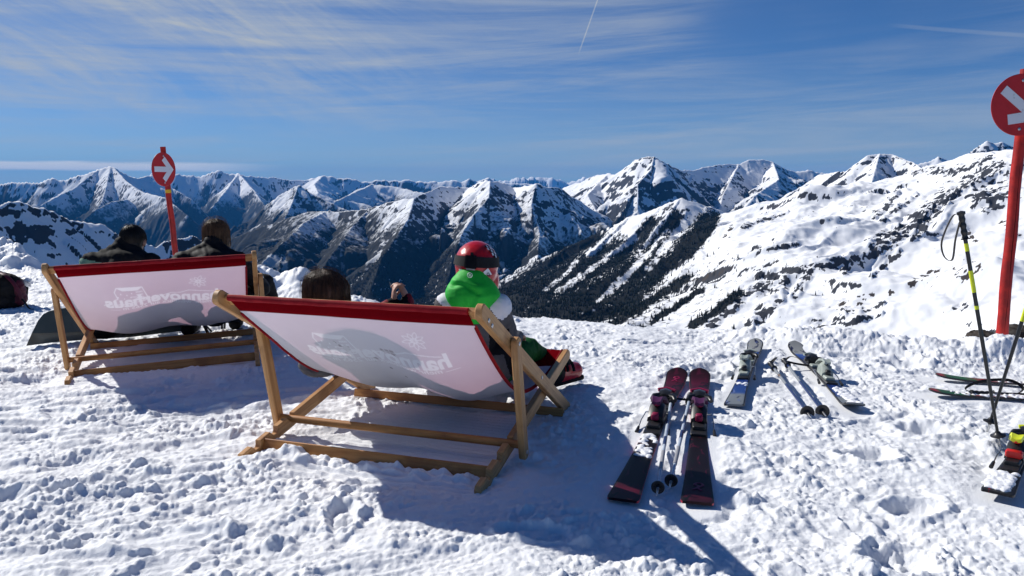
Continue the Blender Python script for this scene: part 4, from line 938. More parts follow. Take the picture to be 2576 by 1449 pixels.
JB = dict(pelvis=(-.17, 3.62, .29), waist=(-.18, 3.57, .42), chest=(-.185, 3.57, .55), neck=(-.18, 3.59, .68), head=hc, shl=(-.305, 3.57, .640), shr=(-.060, 3.55, .638), ell=(-.36, 3.70, .44), elr=(.0, 3.66, .43), hal=(-.22, 3.92, .42), har=(.03, 3.90, .43),
          hil=(-.23, 3.66, .29), hir=(-.10, 3.64, .29), knl=(-.16, 4.06, .36), knr=(.085, 4.06, .325), anl=(-.05, 4.36, .12), anr=(.25, 4.40, .125), tol=(.02, 4.52, .075), tor=(.375, 4.52, .105))
bd = skinmesh(figure(JB, 1, .78) + head_shapes(hc - Vector((0, 0, .015)), (.35, .93, 0), .92) + hand_shapes(JB['hal'], (.3, .9, -.2), (0, .2, -1), .8) + hand_shapes(JB['har'], (.2, .9, -.2), (0, .2, -1), .8, thumb=-1), .008, 4)
boy_b = part('body', bd, M_SKIN, boy); eyes(hc - Vector((0, 0, .015)), (.35, .93, 0), .92, boy_b)
def boyjac(x, y, z):
    sh = .628 - .25 * np.abs(x + .185) + .05 * np.sin(x * 30)
    o = np.where(z > sh + .038, 0, 1); o = np.where((z < .53) & (np.abs(x + .06) < .045) & (y < 3.62), 2, o); return np.where((z < .41) & (y < 3.80), np.where(np.sin(x * 28 + z * 9) > .55, 1, 2), o)
part('jacket', skinmesh(jacket_shapes(JB, .74, 1.0, .082) + [('c', Vector(JB['hil']) + Vector((-.01, -.02, .065)), Vector(JB['hir']) + Vector((.02, -.02, .065)), .105, .105), ('c', Vector(JB['hir']) + Vector((.03, .0, .06)), Vector(JB['hir']) + Vector((.05, .10, .07)), .09, .08)], .008, 8, .010, .055, 1), [M_WHITEF, M_GREYF, M_BLACKF], boy, boyjac)
part('trousers', skinmesh(trouser_shapes(JB, .84) + [('c', Vector(JB['kn' + q]).lerp(Vector(JB['an' + q]), .4), Vector(JB['kn' + q]).lerp(Vector(JB['an' + q]), .82), .070, .074) for q in 'lr'], .008, 8, .010, .07, 2), M_DGREEN, boy)
rows = [(670, 1183, 1199, .012, 3.550), (672, 1172, 1210, .032, 3.550), (678, 1158, 1219, .052, 3.548), (692, 1145, 1227, .068, 3.540), (708, 1132, 1239, .080, 3.532), (722, 1124, 1250, .088, 3.525), (735, 1120, 1257, .090, 3.520), (745, 1121, 1257, .088, 3.516), (757, 1127, 1248, .080, 3.510), (771, 1136, 1234, .070, 3.505), (790, 1145, 1222, .060, 3.500), (812, 1152, 1212, .048, 3.500)]
fine_rows = crspline(rows, 7); mb = MB(); rings = []
for v_, ul, ur, dp, yc in fine_rows:
    L_, R_ = P(ul, v_, yc), P(ur, v_, yc); cc = (L_ + R_) / 2; hw_ = (R_.x - L_.x) / 2
    rings.append([(cc.x + hw_ * math.copysign(abs(math.cos(t_)) ** .9, math.cos(t_)), cc.y + dp * math.copysign(abs(math.sin(t_)) ** .85, math.sin(t_)), cc.z) for t_ in [2 * math.pi * k / 96 for k in range(96)]])
mb.loft(rings); hme = mb.mesh('hood', 180)
nv = len(hme.vertices); co = np.empty(nv * 3, np.float32); hme.vertices.foreach_get('co', co); co = co.reshape(-1, 3); no = np.empty(nv * 3, np.float32); hme.vertices.foreach_get('normal', no); no = no.reshape(-1, 3)
hx, hz_ = co[:, 0] - P(1188, 722, 3.5).x, co[:, 2] - P(1188, 722, 3.5).z
fold = -.010 * np.exp(-((hz_ + .004 + .25 * hx + .012 * np.sin(hx * 40)) / .010) ** 2) * sstep(np.abs(hx + .03), .09, .05) + .006 * np.exp(-((hz_ - .012 + .22 * hx) / .012) ** 2) * sstep(np.abs(hx + .02), .09, .05)
fold = fold - .008 * np.exp(-((hx - .035 - .5 * hz_) / .009) ** 2) * sstep(hz_, -.01, -.05) - .007 * np.exp(-((hx + .055 + .35 * hz_) / .010) ** 2) * sstep(hz_, .0, -.04) + .003 * fbm((hx + hz_) / .09, (hz_ - hx * .4) / .05, 3, 77)
hme.vertices.foreach_set('co', (co + no * fold[:, None]).astype(np.float32).reshape(-1)); hme.update()
part('hood', hme, M_GREEN, boy)
mb = MB(); q = P(1182, 692, 3.463)
mb.tube([q + Vector((.011 * math.cos(a), 0, .011 * math.sin(a))) for a in [2 * math.pi * k / 16 for k in range(17)]], .0015, 6)
for dz in (-.004, .0, .004): mb.tube([q + Vector((-.005, 0, dz)), q + Vector((.005, 0, dz))], .0012, 6)
for vq in mb.bm.verts: vq.co.y += -.003
mb.build('hood_emblem', M_WHITEP, boy, 60)
rt = Matrix.Rotation(R(-6), 3, 'Y') @ Matrix.Rotation(R(14), 3, 'X')
HR = (.104, .122, .110)
me = skinmesh([('e', hc, HR, rt), ('e', hc + Vector((.0, -.012, -.035)), (.099, .110, .085), rt), ('e', hc + Vector((.085, .02, -.085)), (.022, .045, .055)), ('e', hc + Vector((-.085, .02, -.085)), (.022, .045, .055))], .006, 5)
hm_o = part('helmet', me, [M_REDGLOSS, M_BLACKF, M_WHITEP], boy)
def on_helmet(ax, azd, eld, lift=.003):
    d = Vector((math.cos(R(eld)) * math.sin(R(azd)), -math.cos(R(eld)) * math.cos(R(azd)), math.sin(R(eld)))); l = rt.transposed() @ d
    tt = 1 / math.sqrt(sum((l[i] / HR[i]) ** 2 for i in range(3))); return hc + d * (tt + lift), d
mb = MB(); ring_in = []; 
def band(e0, e1, a0, a1, lift, n=40):
    rings = []
    for k in range(n + 1):
        a = a0 + (a1 - a0) * k / n; tl = -4.0 * math.sin(R(a)) ; p0 = on_helmet(0, a, e0 + tl, 0)[0]; p1 = on_helmet(0, a, e1 + tl, 0)[0]; q0 = on_helmet(0, a, e0 + tl, lift)[0]; q1 = on_helmet(0, a, e1 + tl, lift)[0]
        rings.append([p0, q0, q1, p1])
    return rings
mb.loft(band(-2, 21, -125, 125, .006)); st_o = mb.build('goggle_strap', M_STRAP, hm_o, 40)
mb = MB(); mb.loft(band(-4, 23, -24, 2, .011, 8)); mb.build('strap_slider', M_BLACKSHINY, st_o, 30)
mb = MB(); mb.loft(band(-24, 30, -12, -5, .012, 6)); mb.build('strap_clip', M_STRAP, hm_o, 40)
mb = MB(); mb.loft(band(-30, -5, -21, -1, .0035, 6)); mb.build('helmet_trim', M_SILVER, hm_o, 40)
mb = MB()
def tile(m, a, e, da, de, lift=.0028):
    p = [on_helmet(0, a + x * da, e + y * de, lift)[0] for x, y in ((0, 0), (1, 0), (1, 1), (0, 1))]; m.face([m.bm.verts.new(v) for v in p])
for i in range(3):
    for j in range(5):
        mb.mi = (i + j) % 2; tile(mb, 36 + i * 8 + j * 4.5, 47 - j * 7.5 + i * 1, 7.6, 7.0, .003)
mb.build('checker_decal', [M_BLACKF, M_WHITEP], hm_o, None)
mb = MB()
def sticker(m, a, e, w, h, rot_, lift):
    p, d = on_helmet(0, a, e, lift); s = Vector((0, 0, 1)).cross(d).normalized(); u = d.cross(s); return p, d, (s * math.cos(rot_) + u * math.sin(rot_)), (-s * math.sin(rot_) + u * math.cos(rot_))
def curved_quad(m, a, e, w, h, rot_, lift, nx=6, ny=4):
    p, d, s, u = sticker(m, a, e, w, h, rot_, lift); G_ = []
    for j in range(ny + 1):
        row = []
        for i in range(nx + 1):
            q = p + s * (i / nx - .5) * w + u * (j / ny - .5) * h; dd = (q - hc).normalized(); l = rt.transposed() @ dd; tt = 1 / math.sqrt(sum((l[z] / HR[z]) ** 2 for z in range(3))); row.append(m.bm.verts.new(hc + dd * (tt + lift)))
        G_.append(row)
    for j in range(ny):
        for i in range(nx): m.face([G_[j][i], G_[j][i + 1], G_[j + 1][i + 1], G_[j + 1][i]])
curved_quad(mb, 32, -20, .066, .030, R(-52), .004); mb.build('sticker', M_WHITEP, hm_o, 60)
mb = MB(); curved_quad(mb, -38, -11, .020, .016, R(0), .004); mb.build('sticker', M_WHITEP, hm_o, 60)
def text_mesh(s, size, bold=0.0):
    cu = bpy.data.curves.new('t', 'FONT'); cu.body = s; cu.size = size; cu.offset = bold; cu.align_x = 'CENTER'; cu.align_y = 'CENTER'; cu.resolution_u = 2
    ob = bpy.data.objects.new('t', cu); C.objects.link(ob); bpy.context.view_layer.update()
    me = bpy.data.meshes.new_from_object(ob.evaluated_get(bpy.context.evaluated_depsgraph_get())); bpy.data.objects.remove(ob); bpy.data.curves.remove(cu); return me
me = text_mesh('CSIO', .019, .0006); p, d, s, u = sticker(None, 32, -20, 0, 0, R(-52), .0055)
for v in me.vertices:
    q = p + s * (v.co.x + .004) + u * (v.co.y - .002); dd = (q - hc).normalized(); l = rt.transposed() @ dd; v.co = hc + dd * (1 / math.sqrt(sum((l[z] / HR[z]) ** 2 for z in range(3))) + .0065)
me.materials.append(M_NAVYINK); link('sticker_lettering', me, hm_o)
for a, t_, lab in (('anr', 'tor', None), ('anl', 'tol', None)):
    an, to = Vector(JB[a]), Vector(JB[t_])
    bo = part('ski_boot', skinmesh(boot_shapes(an, to, 1.05, JB['kn' + a[-1]]), .007, 4), [M_REDGLOSS, M_BLACKSHINY], boy, lambda x, y, z, an=an: np.where((z > an.z + .025) | (y < an.y - .02), 1, 0))
    d = (to - an).normalized(); sd = d.cross(Vector((0, 0, 1))).normalized()
    for q in (.25, .55):
        c_ = an + (to - an) * q; mb = MB(); mb.tube([c_ + sd * .066 * math.cos(t) + Vector((0, 0, .066 * math.sin(t))) for t in [math.pi * k / 12 for k in range(13)]], .007, 6, flat=1.4); mb.build('buckle', M_BLACKSHINY, bo, 60)
    mb = MB(); mb.beam(an - d * .075 - Vector((0, 0, .085)), to + d * .05 - Vector((0, 0, .048)), .082, .03, (0, 0, 1), .008); mb.build('sole', M_BLACKF, bo, 40)

# ---- child with brown hair, hands clasped
girl = thing('person', 'brown-haired child lying back in the nearer chair with clasped hands and black sleeves', 'child', (0, 0, 0))
gc = P(822, 735, 3.40)
M_REDF = solid('red_fabric', (.20, .010, .018), .7, .2, col2=(.26, .014, .022), scale=10)
wl_, wr_ = P(991, 762, 3.93), P(1024, 752, 3.96)
JG = dict(pelvis=(-.70, 3.80, .30), waist=(-.73, 3.66, .40), chest=(-.77, 3.53, .50), neck=(-.80, 3.46, .59), head=gc, shl=(-.90, 3.50, .53), shr=(-.66, 3.46, .53), ell=(-.80, 3.76, .50), elr=(-.50, 3.76, .48), hal=wl_, har=wr_,
          hil=(-.77, 3.84, .30), hir=(-.64, 3.80, .30), knl=(-.66, 4.20, .40), knr=(-.50, 4.16, .40), anl=(-.55, 4.48, .13), anr=(-.38, 4.46, .13), tol=(-.50, 4.64, .075), tor=(-.32, 4.62, .075))
up_l = Vector((-.03, .06, 1)); 
hands = hand_shapes(wl_, (.02, .1, 1), (1, .25, -.1), .80, 1.05, -1) + hand_shapes(wr_, (-.42, .08, .9), (-.75, .15, -.55), .80, 1.0, 1)
bd = skinmesh(figure(JG, 1, .74) + head_shapes(gc - Vector((0, 0, .01)), (.45, .85, .25), .92) + hands, .0048, 3)
gb = part('body', bd, M_SKIN, girl); eyes(gc - Vector((0, 0, .01)), (.45, .85, .25), .92, gb)
gj = jacket_shapes(JG, .74, 1.02) + [('c', (-.72, 3.80, .315), (-.42, 3.76, .30), .055, .05), ('c', (-.70, 3.96, .325), (-.40, 3.92, .32), .06, .055), ('e', P(805, 925, 3.88), (.10, .09, .045)), ('e', P(775, 915, 3.86), (.05, .06, .04))]  # two capsules across the seat: unseen bulk added to keep sun off the sling
part('jacket', skinmesh(gj, .007, 6, .012, .05, 5), [M_BLACKF, M_REDF, M_GREYF], girl, lambda x, y, z: np.where((z < .36) & (x < -.82), 2, np.where((y > 3.80) & (np.sin(x * 45 + z * 30) > .72), 1, 0)))
part('trousers', skinmesh(trouser_shapes(JG, .80), .008, 6, .012, .06, 6), M_BLACKF, girl)
for a, t_ in (('anl', 'tol'), ('anr', 'tor')): part('ski_boot', skinmesh(boot_shapes(JG[a], JG[t_], .95), .008, 4), M_WHITEP, girl)
hs = [('e', gc, (.101, .108, .098)), ('e', gc + Vector((-.006, -.02, -.06)), (.099, .085, .10)), ('c', gc + Vector((-.07, -.01, -.02)), gc + Vector((-.075, -.02, -.17)), .032, .024), ('c', gc + Vector((.055, -.03, -.03)), gc + Vector((.045, -.015, -.15)), .040, .03), ('c', gc + Vector((-.01, -.03, -.05)), gc + Vector((-.01, -.02, -.13)), .06, .05)]
me = skinmesh(hs, .006, 5, .006, .02, 8); add_strands(me, 0, gc, (.103, .106, .101), 800, -.09, 3, .005, .0012, (-.02, -.01), 110)
part('hair', me, M_HBROWN, girl)

# ---- man in black softshell
man = thing('person', 'short-haired man in black jacket with green hem, head bent, seated in the farther chair', 'person', (0, 0, 0))
mc = P(336, 603, 5.52)
M_SAGE = solid('sage_green_fabric', (.10, .20, .15), .75, .2, col2=(.13, .24, .18), scale=10)
JM = dict(pelvis=(-2.69, 5.42, .30), waist=(-2.71, 5.36, .43), chest=(-2.735, 5.38, .59), neck=(-2.755, 5.45, .745), head=mc, shl=(-2.945, 5.37, .655), shr=(-2.565, 5.43, .645), ell=(-3.0, 5.52, .40), elr=(-2.46, 5.62, .40), hal=(-2.86, 5.78, .42), har=(-2.62, 5.84, .42),
          hil=(-2.79, 5.45, .29), hir=(-2.60, 5.50, .29), knl=(-2.93, 5.98, .42), knr=(-2.66, 6.02, .43), anl=(-2.86, 6.15, .10), anr=(-2.55, 5.98, .10), tol=(-2.93, 6.38, .05), tor=(-2.60, 6.22, .05))
bd = skinmesh(figure(JM, 1, .96) + head_shapes(mc + Vector((0, .01, -.01)), (-.05, .93, -.38), .98, (0, .3, 1)) + hand_shapes(JM['hal'], (.7, .6, 0), (.2, .2, -1), 1) + hand_shapes(JM['har'], (-.7, .6, 0), (-.2, .2, -1), 1, thumb=-1), .009, 4)
mbod = part('body', bd, M_SKIN, man); eyes(mc + Vector((0, .01, -.01)), (-.05, .93, -.38), .98, mbod)
part('jacket', skinmesh(jacket_shapes(JM, .98, 1.0, .080) + [('e', (-2.755, 5.385, .665), (.205, .095, .085)), ('c', (-2.90, 5.39, .665), (-2.785, 5.43, .745), .066, .055), ('c', (-2.605, 5.44, .655), (-2.72, 5.45, .745), .066, .055), ('c', Vector(JM['neck']) + Vector((-.005, -.005, -.01)), Vector(JM['neck']) + Vector((-.005, .01, .040)), .068, .060)], .009, 6, .016, .085, 11), [M_BLACKF, M_SAGE], man,
     lambda x, y, z: np.where(((x < -2.985) & (z < .66)) | ((z < .675 + .02 * np.sin(x * 12)) & (z > .655) & (y < 5.34)), 1, 0))
part('trousers', skinmesh(trouser_shapes(JM, .98), .01, 6, .012, .07, 12), M_BLACKF, man)
for a, t_ in (('anl', 'tol'), ('anr', 'tor')): part('boot', skinmesh(boot_shapes(JM[a], JM[t_], .95), .009, 4), [M_BLACKF, M_WHITEP], man, lambda x, y, z: np.where(z < .04, 1, 0))
me = skinmesh([('e', mc + Vector((0, -.006, .018)), (.083, .098, .092)), ('e', mc + Vector((0, -.03, -.03)), (.073, .068, .07))], .007, 3, .004, .02, 13); add_strands(me, 0, mc + Vector((0, -.006, .012)), (.083, .099, .094), 420, -.02, 5, .004, .0011, (0, -.02), 40)
part('hair', me, M_HBLACK, man)

# ---- adult in black quilted jacket
wo_ = thing('person', 'adult with tied-back wavy brown hair in black quilted jacket, seated beside the short-haired man', 'person', (0, 0, 0))
wc = P(545, 590, 5.75)
JW = dict(pelvis=(-2.19, 5.60, .30), waist=(-2.20, 5.54, .43), chest=(-2.20, 5.56, .59), neck=(-2.205, 5.66, .735), head=wc, shl=(-2.385, 5.55, .650), shr=(-2.015, 5.63, .645), ell=(-2.46, 5.70, .40), elr=(-1.90, 5.80, .42), hal=(-2.33, 5.95, .42), har=(-1.98, 6.02, .45),
          hil=(-2.29, 5.63, .29), hir=(-2.10, 5.68, .29), knl=(-2.30, 6.10, .42), knr=(-1.955, 6.02, .43), anl=(-2.27, 6.22, .10), anr=(-1.93, 6.22, .10), tol=(-2.33, 6.45, .05), tor=(-1.97, 6.47, .05))
bd = skinmesh(figure(JW, 1, .92) + head_shapes(wc, (-.1, .97, -.1), .95) + hand_shapes(JW['hal'], (.6, .7, 0), (.2, .2, -1), .95) + hand_shapes(JW['har'], (-.5, .8, 0), (-.2, .2, -1), .95, thumb=-1), .009, 4)
wbod = part('body', bd, M_SKIN, wo_); eyes(wc, (-.1, .97, -.1), .95, wbod)
me = skinmesh(jacket_shapes(JW, .95, 1.02, .078) + [('e', (-2.20, 5.575, .66), (.185, .095, .085)), ('c', (-2.345, 5.57, .665), (-2.235, 5.64, .735), .066, .058), ('c', (-2.06, 5.63, .66), (-2.175, 5.65, .735), .066, .058), ('c', Vector(JW['neck']) + Vector((0, .0, -.02)), Vector(JW['neck']) + Vector((0, .01, .035)), .078, .072)], .009, 6, .010, .07, 21)
n = len(me.vertices); co = np.empty(n * 3, np.float32); me.vertices.foreach_get('co', co); co = co.reshape(-1, 3); no = np.empty(n * 3, np.float32); me.vertices.foreach_get('normal', no); no = no.reshape(-1, 3)
co = co + no * (.007 * np.abs(np.sin((co[:, 2] + .25 * np.abs(co[:, 0] + 2.2)) * math.pi / .05)))[:, None] * (co[:, 2] < .68)[:, None]; me.vertices.foreach_set('co', co.astype(np.float32).reshape(-1)); me.update()
part('jacket', me, M_BLACKSHINY, wo_)
part('trousers', skinmesh(trouser_shapes(JW, 1.0), .01, 6, .014, .07, 22), M_BLACKF, wo_)
for a, t_ in (('anl', 'tol'), ('anr', 'tor')): part('boot', skinmesh(boot_shapes(JW[a], JW[t_], .9), .009, 4), [M_BLACKF, M_WHITEP], wo_, lambda x, y, z: np.where((z < .035) | ((z > .10) & (z < .115)), 1, 0))
hs = [('e', wc + Vector((0, -.008, .015)), (.088, .102, .098)), ('e', wc + Vector((0, -.035, -.05)), (.090, .07, .085)), ('c', wc + Vector((-.07, -.02, -.03)), wc + Vector((-.088, -.015, -.13)), .028, .02), ('c', wc + Vector((.07, -.02, -.03)), wc + Vector((.085, -.015, -.14)), .028, .02)]
me = skinmesh(hs, .006, 4, .010, .028, 23); add_strands(me, 0, wc + Vector((0, -.008, .012)), (.092, .106, .100), 600, -.10, 9, .008, .0012, (0, -.01), 110)
part('hair', me, M_HLIGHT, wo_)

# ------------------------------------------------------------------ skis and poles
def skimat(name, stops, speck, edge, scale=14.0):
    # lengthwise colour zones (0 tail .. 1 tip) with a broken graphic over them
    m, t, out = material(name); obj = t.new('ShaderNodeTexCoord').outputs['Object']; sp = t.new('ShaderNodeSeparateXYZ'); t.l.new(obj, sp.inputs[0])
    L = attr(t, 'along'); acr = attr(t, 'across')
    rp = t.new('ShaderNodeValToRGB'); rp.color_ramp.interpolation = 'LINEAR'; el = rp.color_ramp.elements
    while len(el) > 1: el.remove(el[-1])
    el[0].position = stops[0][0]; el[0].color = (*stops[0][1], 1)
    for p, c in stops[1:]: e = el.new(p); e.color = (*c, 1)
    t.l.new(L, rp.inputs[0])
    mp = t.new('ShaderNodeMapping', i_Vector=obj, i_Scale=(1.0, .35, 1.0)); g = t.noise(mp.outputs[0], scale, 5, .62, 1.2)
    c = t.mix(t.smooth(g, .55, .60), rp.outputs[0], speck[0]); c = t.mix(t.smooth(t.noise(mp.outputs[0], scale * 2.1, 4, .6, .8), .60, .64), c, speck[1])
    c = t.mix(t.smooth(t.math('ABSOLUTE', acr), .84, .90), c, edge)
    b = t.new('ShaderNodeBsdfPrincipled', i_Base_Color=c, i_Roughness=.48); b.inputs['Specular IOR Level'].default_value = .18
    t.l.new(b.outputs[0], out.inputs[0]); return m
M_PINKSKI = skimat('pink_black_ski', [(0, (.020, .003, .007)), (.05, (.075, .004, .016)), (.09, (.008, .003, .005)), (.7, (.005, .004, .005)), (.80, (.009, .004, .006)), (.89, (.075, .004, .018)), (.94, (.035, .004, .010)), (1, (.012, .004, .006))], ((.005, .005, .006), (.06, .005, .018)), (.015, .01, .013))
M_BLUESKI = skimat('blue_grey_ski', [(0, (.16, .18, .20)), (.12, (.18, .20, .22)), (.15, (.02, .06, .22)), (.34, (.008, .03, .17)), (.5, (.015, .04, .15)), (.76, (.008, .04, .20)), (.83, (.02, .08, .32)), (.86, (.28, .29, .29)), (1, (.25, .26, .26))], ((.010, .016, .06), (.10, .14, .30)), (.012, .014, .02))
M_REDSKI = skimat('red_green_ski', [(0, (.02, .02, .02)), (.5, (.30, .30, .30)), (.72, (.40, .40, .40)), (.84, (.25, .02, .03)), (.90, (.02, .10, .04)), (.965, (.02, .08, .035)), (.985, (.35, .02, .03)), (1, (.03, .02, .05))], ((.02, .10, .035), (.30, .015, .02)), (.02, .016, .03))
M_BLKSKI = skimat('black_red_ski', [(0, (.016, .016, .018)), (.25, (.02, .02, .022)), (.3, (.16, .01, .014)), (1, (.02, .02, .022))], ((.012, .012, .014), (.22, .012, .016)), (.008, .008, .010))
M_BASE = solid('ski_base', (.02, .02, .024), .4, .4)
M_REDEDGE = solid('ski_sidewall_red', (.45, .05, .07), .4, .4)
M_BLKPL = solid('black_plastic', (.012, .012, .013), .38, .45, col2=(.022, .022, .024), scale=20)
M_GREYPL = solid('pale_grey_green_plastic', (.36, .40, .36), .4, .4, col2=(.28, .32, .29), scale=25)
M_PINKPL = solid('magenta_plastic', (.22, .008, .05), .5, .25)
M_PURPL = solid('purple_plastic', (.07, .012, .06), .5, .25)
M_YELPL = solid('acid_yellow_plastic', (.66, .72, .02), .4, .4)
M_REDPL = solid('red_plastic', (.55, .015, .012), .35, .45)
M_SNOWLUMP = solid('clinging_snow', (.86, .87, .90), .7, .2, bump=.6, bscale=120)
def snow_patch(par, spots, seed):
    rr = random.Random(seed); sh = []
    for (x0, x1, y0, y1, z, n, r) in spots:
        for k in range(int(n * .8)):
            q = r * rr.uniform(.35, 1.25); sh.append(('e', (rr.uniform(x0, x1), rr.uniform(y0, y1), z + q * .1), (q * rr.uniform(.7, 1.5), q * rr.uniform(.7, 1.5), q * rr.uniform(.35, .75))))
    me = skinmesh(sh, .0042, 2, .003, .02, seed, .0022); me.materials.append(M_SNOWLUMP); return link('snow_patch', me, par)
def ski(key, label, group, W, mat, edge, bmat, toe_f, heel_f, style, z_off=.012, roll=0.0, emblem=None, tail_up=.0, pitch=0.0):
    x0, y0, x1, y1 = LIE[key]; tip, tail = Vector((x0, y0, 0)), Vector((x1, y1, 0)); L = (tip - tail).length; d = (tip - tail).normalized()
    zt = [.036 * float(fbm(np.array([p.x]) / 1.3, np.array([p.y]) / 1.3, 3, 401)[0]) for p in (tail, tip)]
    root = thing('ski', label, 'ski', (tail.x, tail.y, zt[0] + z_off), (math.atan2(zt[1] - zt[0], L) + pitch, roll, math.atan2(-d.x, d.y)), group)
    nx = 11; ys = np.r_[np.linspace(0, W * .3, 9)[:-1], np.linspace(W * .3, L - W * .7, 46), L - W * .7 * (1 - np.sin(np.linspace(0, math.pi / 2, 17)[1:]))]; ny = len(ys)
    f = ys / L; w = W * (.60 + .40 * np.abs(f - .48) ** 2 / .27)                                   # side-cut
    w = np.minimum(w, W); tipr = W * .62
    w = w * np.sqrt(np.clip(1 - (np.clip(ys - (L - tipr), 0, None) / (tipr * 1.005)) ** 2, 0.0004, 1)); tr_ = W * .25
    w = w * (np.clip(1 - (np.clip(tr_ - ys, 0, None) / (tr_ * 1.02)) ** 2, .0, 1) ** .25 * .25 + .75)
    zc = (.022 if style == 'red' else .050) * np.clip((f - .86) / .14, 0, 1) ** 2 + tail_up * np.clip((.08 - f) / .08, 0, 1) ** 2 + .004 * np.sin(f * math.pi)
    mb = MB(); th = .011; al = mb.bm.verts.layers.float.new('along'); ac = mb.bm.verts.layers.float.new('across'); rows = []
    for j in range(ny):
        top = []
        for i in range(nx):
            a = -1 + 2 * i / (nx - 1); v = mb.bm.verts.new((a * w[j] / 2, ys[j], zc[j] + th * (1 - .25 * abs(a) ** 6))); v[al] = f[j]; v[ac] = a; top.append(v)
        bl = mb.bm.verts.new((-w[j] / 2 * 1.01, ys[j], zc[j])); br = mb.bm.verts.new((w[j] / 2 * 1.01, ys[j], zc[j])); rows.append((top, bl, br))
    for j in range(ny - 1):
        A, B = rows[j], rows[j + 1]; mb.mi = 0
        for i in range(nx - 1): mb.face([A[0][i], A[0][i + 1], B[0][i + 1], B[0][i]])
        mb.mi = 1; mb.face([A[1], A[0][0], B[0][0], B[1]]); mb.face([A[0][-1], A[2], B[2], B[0][-1]]); mb.mi = 2; mb.face([A[2], A[1], B[1], B[2]])
    mb.mi = 0
    for r in (rows[0], rows[-1]): mb.face([r[1]] + r[0] + [r[2]])
    sk = mb.build('ski_body', [mat, edge, M_BASE], root, 40)
    zb = .013
    yt, yh = L * (1 - toe_f), L * (1 - heel_f); k = W / .115
    def blk(m, x, y, z, sx, sy, sz, ch=.006, up=(0, 0, 1)): m.beam((x, y - sy / 2, z), (x, y + sy / 2, z), sx, sz, up, ch)
    m1, m2, m3 = bmat
    mb = MB(); blk(mb, 0, (yt + yh) / 2 - .05 * k, zb + .006, .066 * k, (yt - yh) + .30 * k, .014, .003); mb.build('binding_plate', M_BLKPL, root)
    # toe piece: base, rounded housing, two wings, anti-friction pad behind it
    mb = MB(); blk(mb, 0, yt + .02, zb + .025, .062 * k, .10 * k, .03); 
    mb.loft([[(x * k, yt + y * k, zb + z * k) for x, z in ((-.030, .02), (.030, .02), (.026, h), (0, h + .008), (-.026, h))] for y, h in ((-.035, .052), (-.01, .064), (.03, .062), (.065, .040))])
    for s in (-1, 1): mb.tube([(s * .02 * k, yt - .02 * k, zb + .045 * k), (s * .046 * k, yt - .035 * k, zb + .045 * k), (s * .052 * k, yt - .06 * k, zb + .040 * k)], [.016 * k, .014 * k, .009 * k], 10)
    toe = mb.build('toe_piece', m1, root, 40)
    mb = MB(); mb.tube([(-.040 * k, yt + .062 * k, zb + .05 * k), (0, yt + .075 * k, zb + .056 * k), (.040 * k, yt + .062 * k, zb + .05 * k)], .011 * k, 10, flat=.8); mb.build('toe_cap', m2, toe, 50)
    mb = MB(); blk(mb, 0, yt - .105 * k, zb + .020, .072 * k, .05 * k, .016); mb.build('friction_pad', M_GREYPL if style != 'pink' else M_BLKPL, toe)
    # heel piece: track, tower, lever with a dip, brake arms
    mb = MB(); blk(mb, 0, yh - .05 * k, zb + .020, .056 * k, .20 * k, .022)
    mb.loft([[(x * k, yh + y * k, zb + z * k) for x, z in ((-.034, .02), (.034, .02), (.031, h * .8), (.014, h), (-.014, h), (-.031, h * .8))] for y, h in ((.030, .075), (0, .092), (-.04, .085), (-.085, .048))]); heel = mb.build('heel_piece', m3, root, 40)
    mb = MB(); mb.loft([[(x * k * wv, yh + y * k, zb + (z0 + z) * k) for x, z in ((-.03, 0), (0, -.006), (.03, 0), (.026, .014), (0, .008), (-.026, .014))] for y, z0, wv in ((.065, .062, 1.35), (.03, .088, 1.15), (-.015, .100, .8), (-.06, .090, .65))]); mb.build('heel_lever', m2 if style != 'pink' else M_PURPL, heel, 40)
    mb = MB(); blk(mb, 0, yh - .085 * k, zb + .045 * k, (.060 if style == 'yel' else .030) * k, .035 * k, .03 * k); mb.ball((0, yh - .045 * k, zb + .088 * k), (.017 * k, .017 * k, .010 * k), 2); mb.build('heel_indicator', m2 if style == 'pink' else (M_REDPL if style == 'yel' else M_BLKPL), heel, 50)
    for s in (-1, 1):
        mb = MB(); mb.tube([(s * .030 * k, yh + .06 * k, zb + .02), (s * .055 * k, yh + .03 * k, zb + .03), (s * .060 * k, yh - .07 * k, zb + .024), (s * .062 * k, yh - .13 * k, zb + .006)], .003, 6); br = mb.build('brake_arm', M_STEEL, root, 60)
        mb = MB(); mb.tube([(s * .062 * k, yh - .125 * k, zb + .008), (s * .064 * k, yh - .17 * k, zb - .002)], [.0065, .009], 8); mb.build('brake_pad', M_BLKPL, br, 60)
    if emblem:
        for (fy, sc, m) in emblem:
            mb = MB(); cy = L * fy; zz = float(np.interp(cy, ys, zc)) + .0125; sl = float(np.interp(cy + .05, ys, zc) - np.interp(cy - .05, ys, zc)) / .1
            S = [(-.6, -1.1), (-.1, -.5), (.1, .1), (-.35, .5), (-.1, 1.05), (.45, 1.0), (.6, .45), (.25, -.1), (.05, -.6), (.5, -1.15)]
            pts = crspline(S, 6); mb.tube([(p[0] * sc, cy + p[1] * sc, zz + p[1] * sc * sl) for p in pts], [.006 if q % 60 else .003 for q in range(len(pts))], 6, flat=.15); mb.build('tip_graphic', m, sk, 60)
    return root, L, k, zc, ys
G1 = 'pink and black skis lying side by side'; G2 = 'blue and grey skis lying on the snow'; G3 = 'red, green and white skis at the right edge'
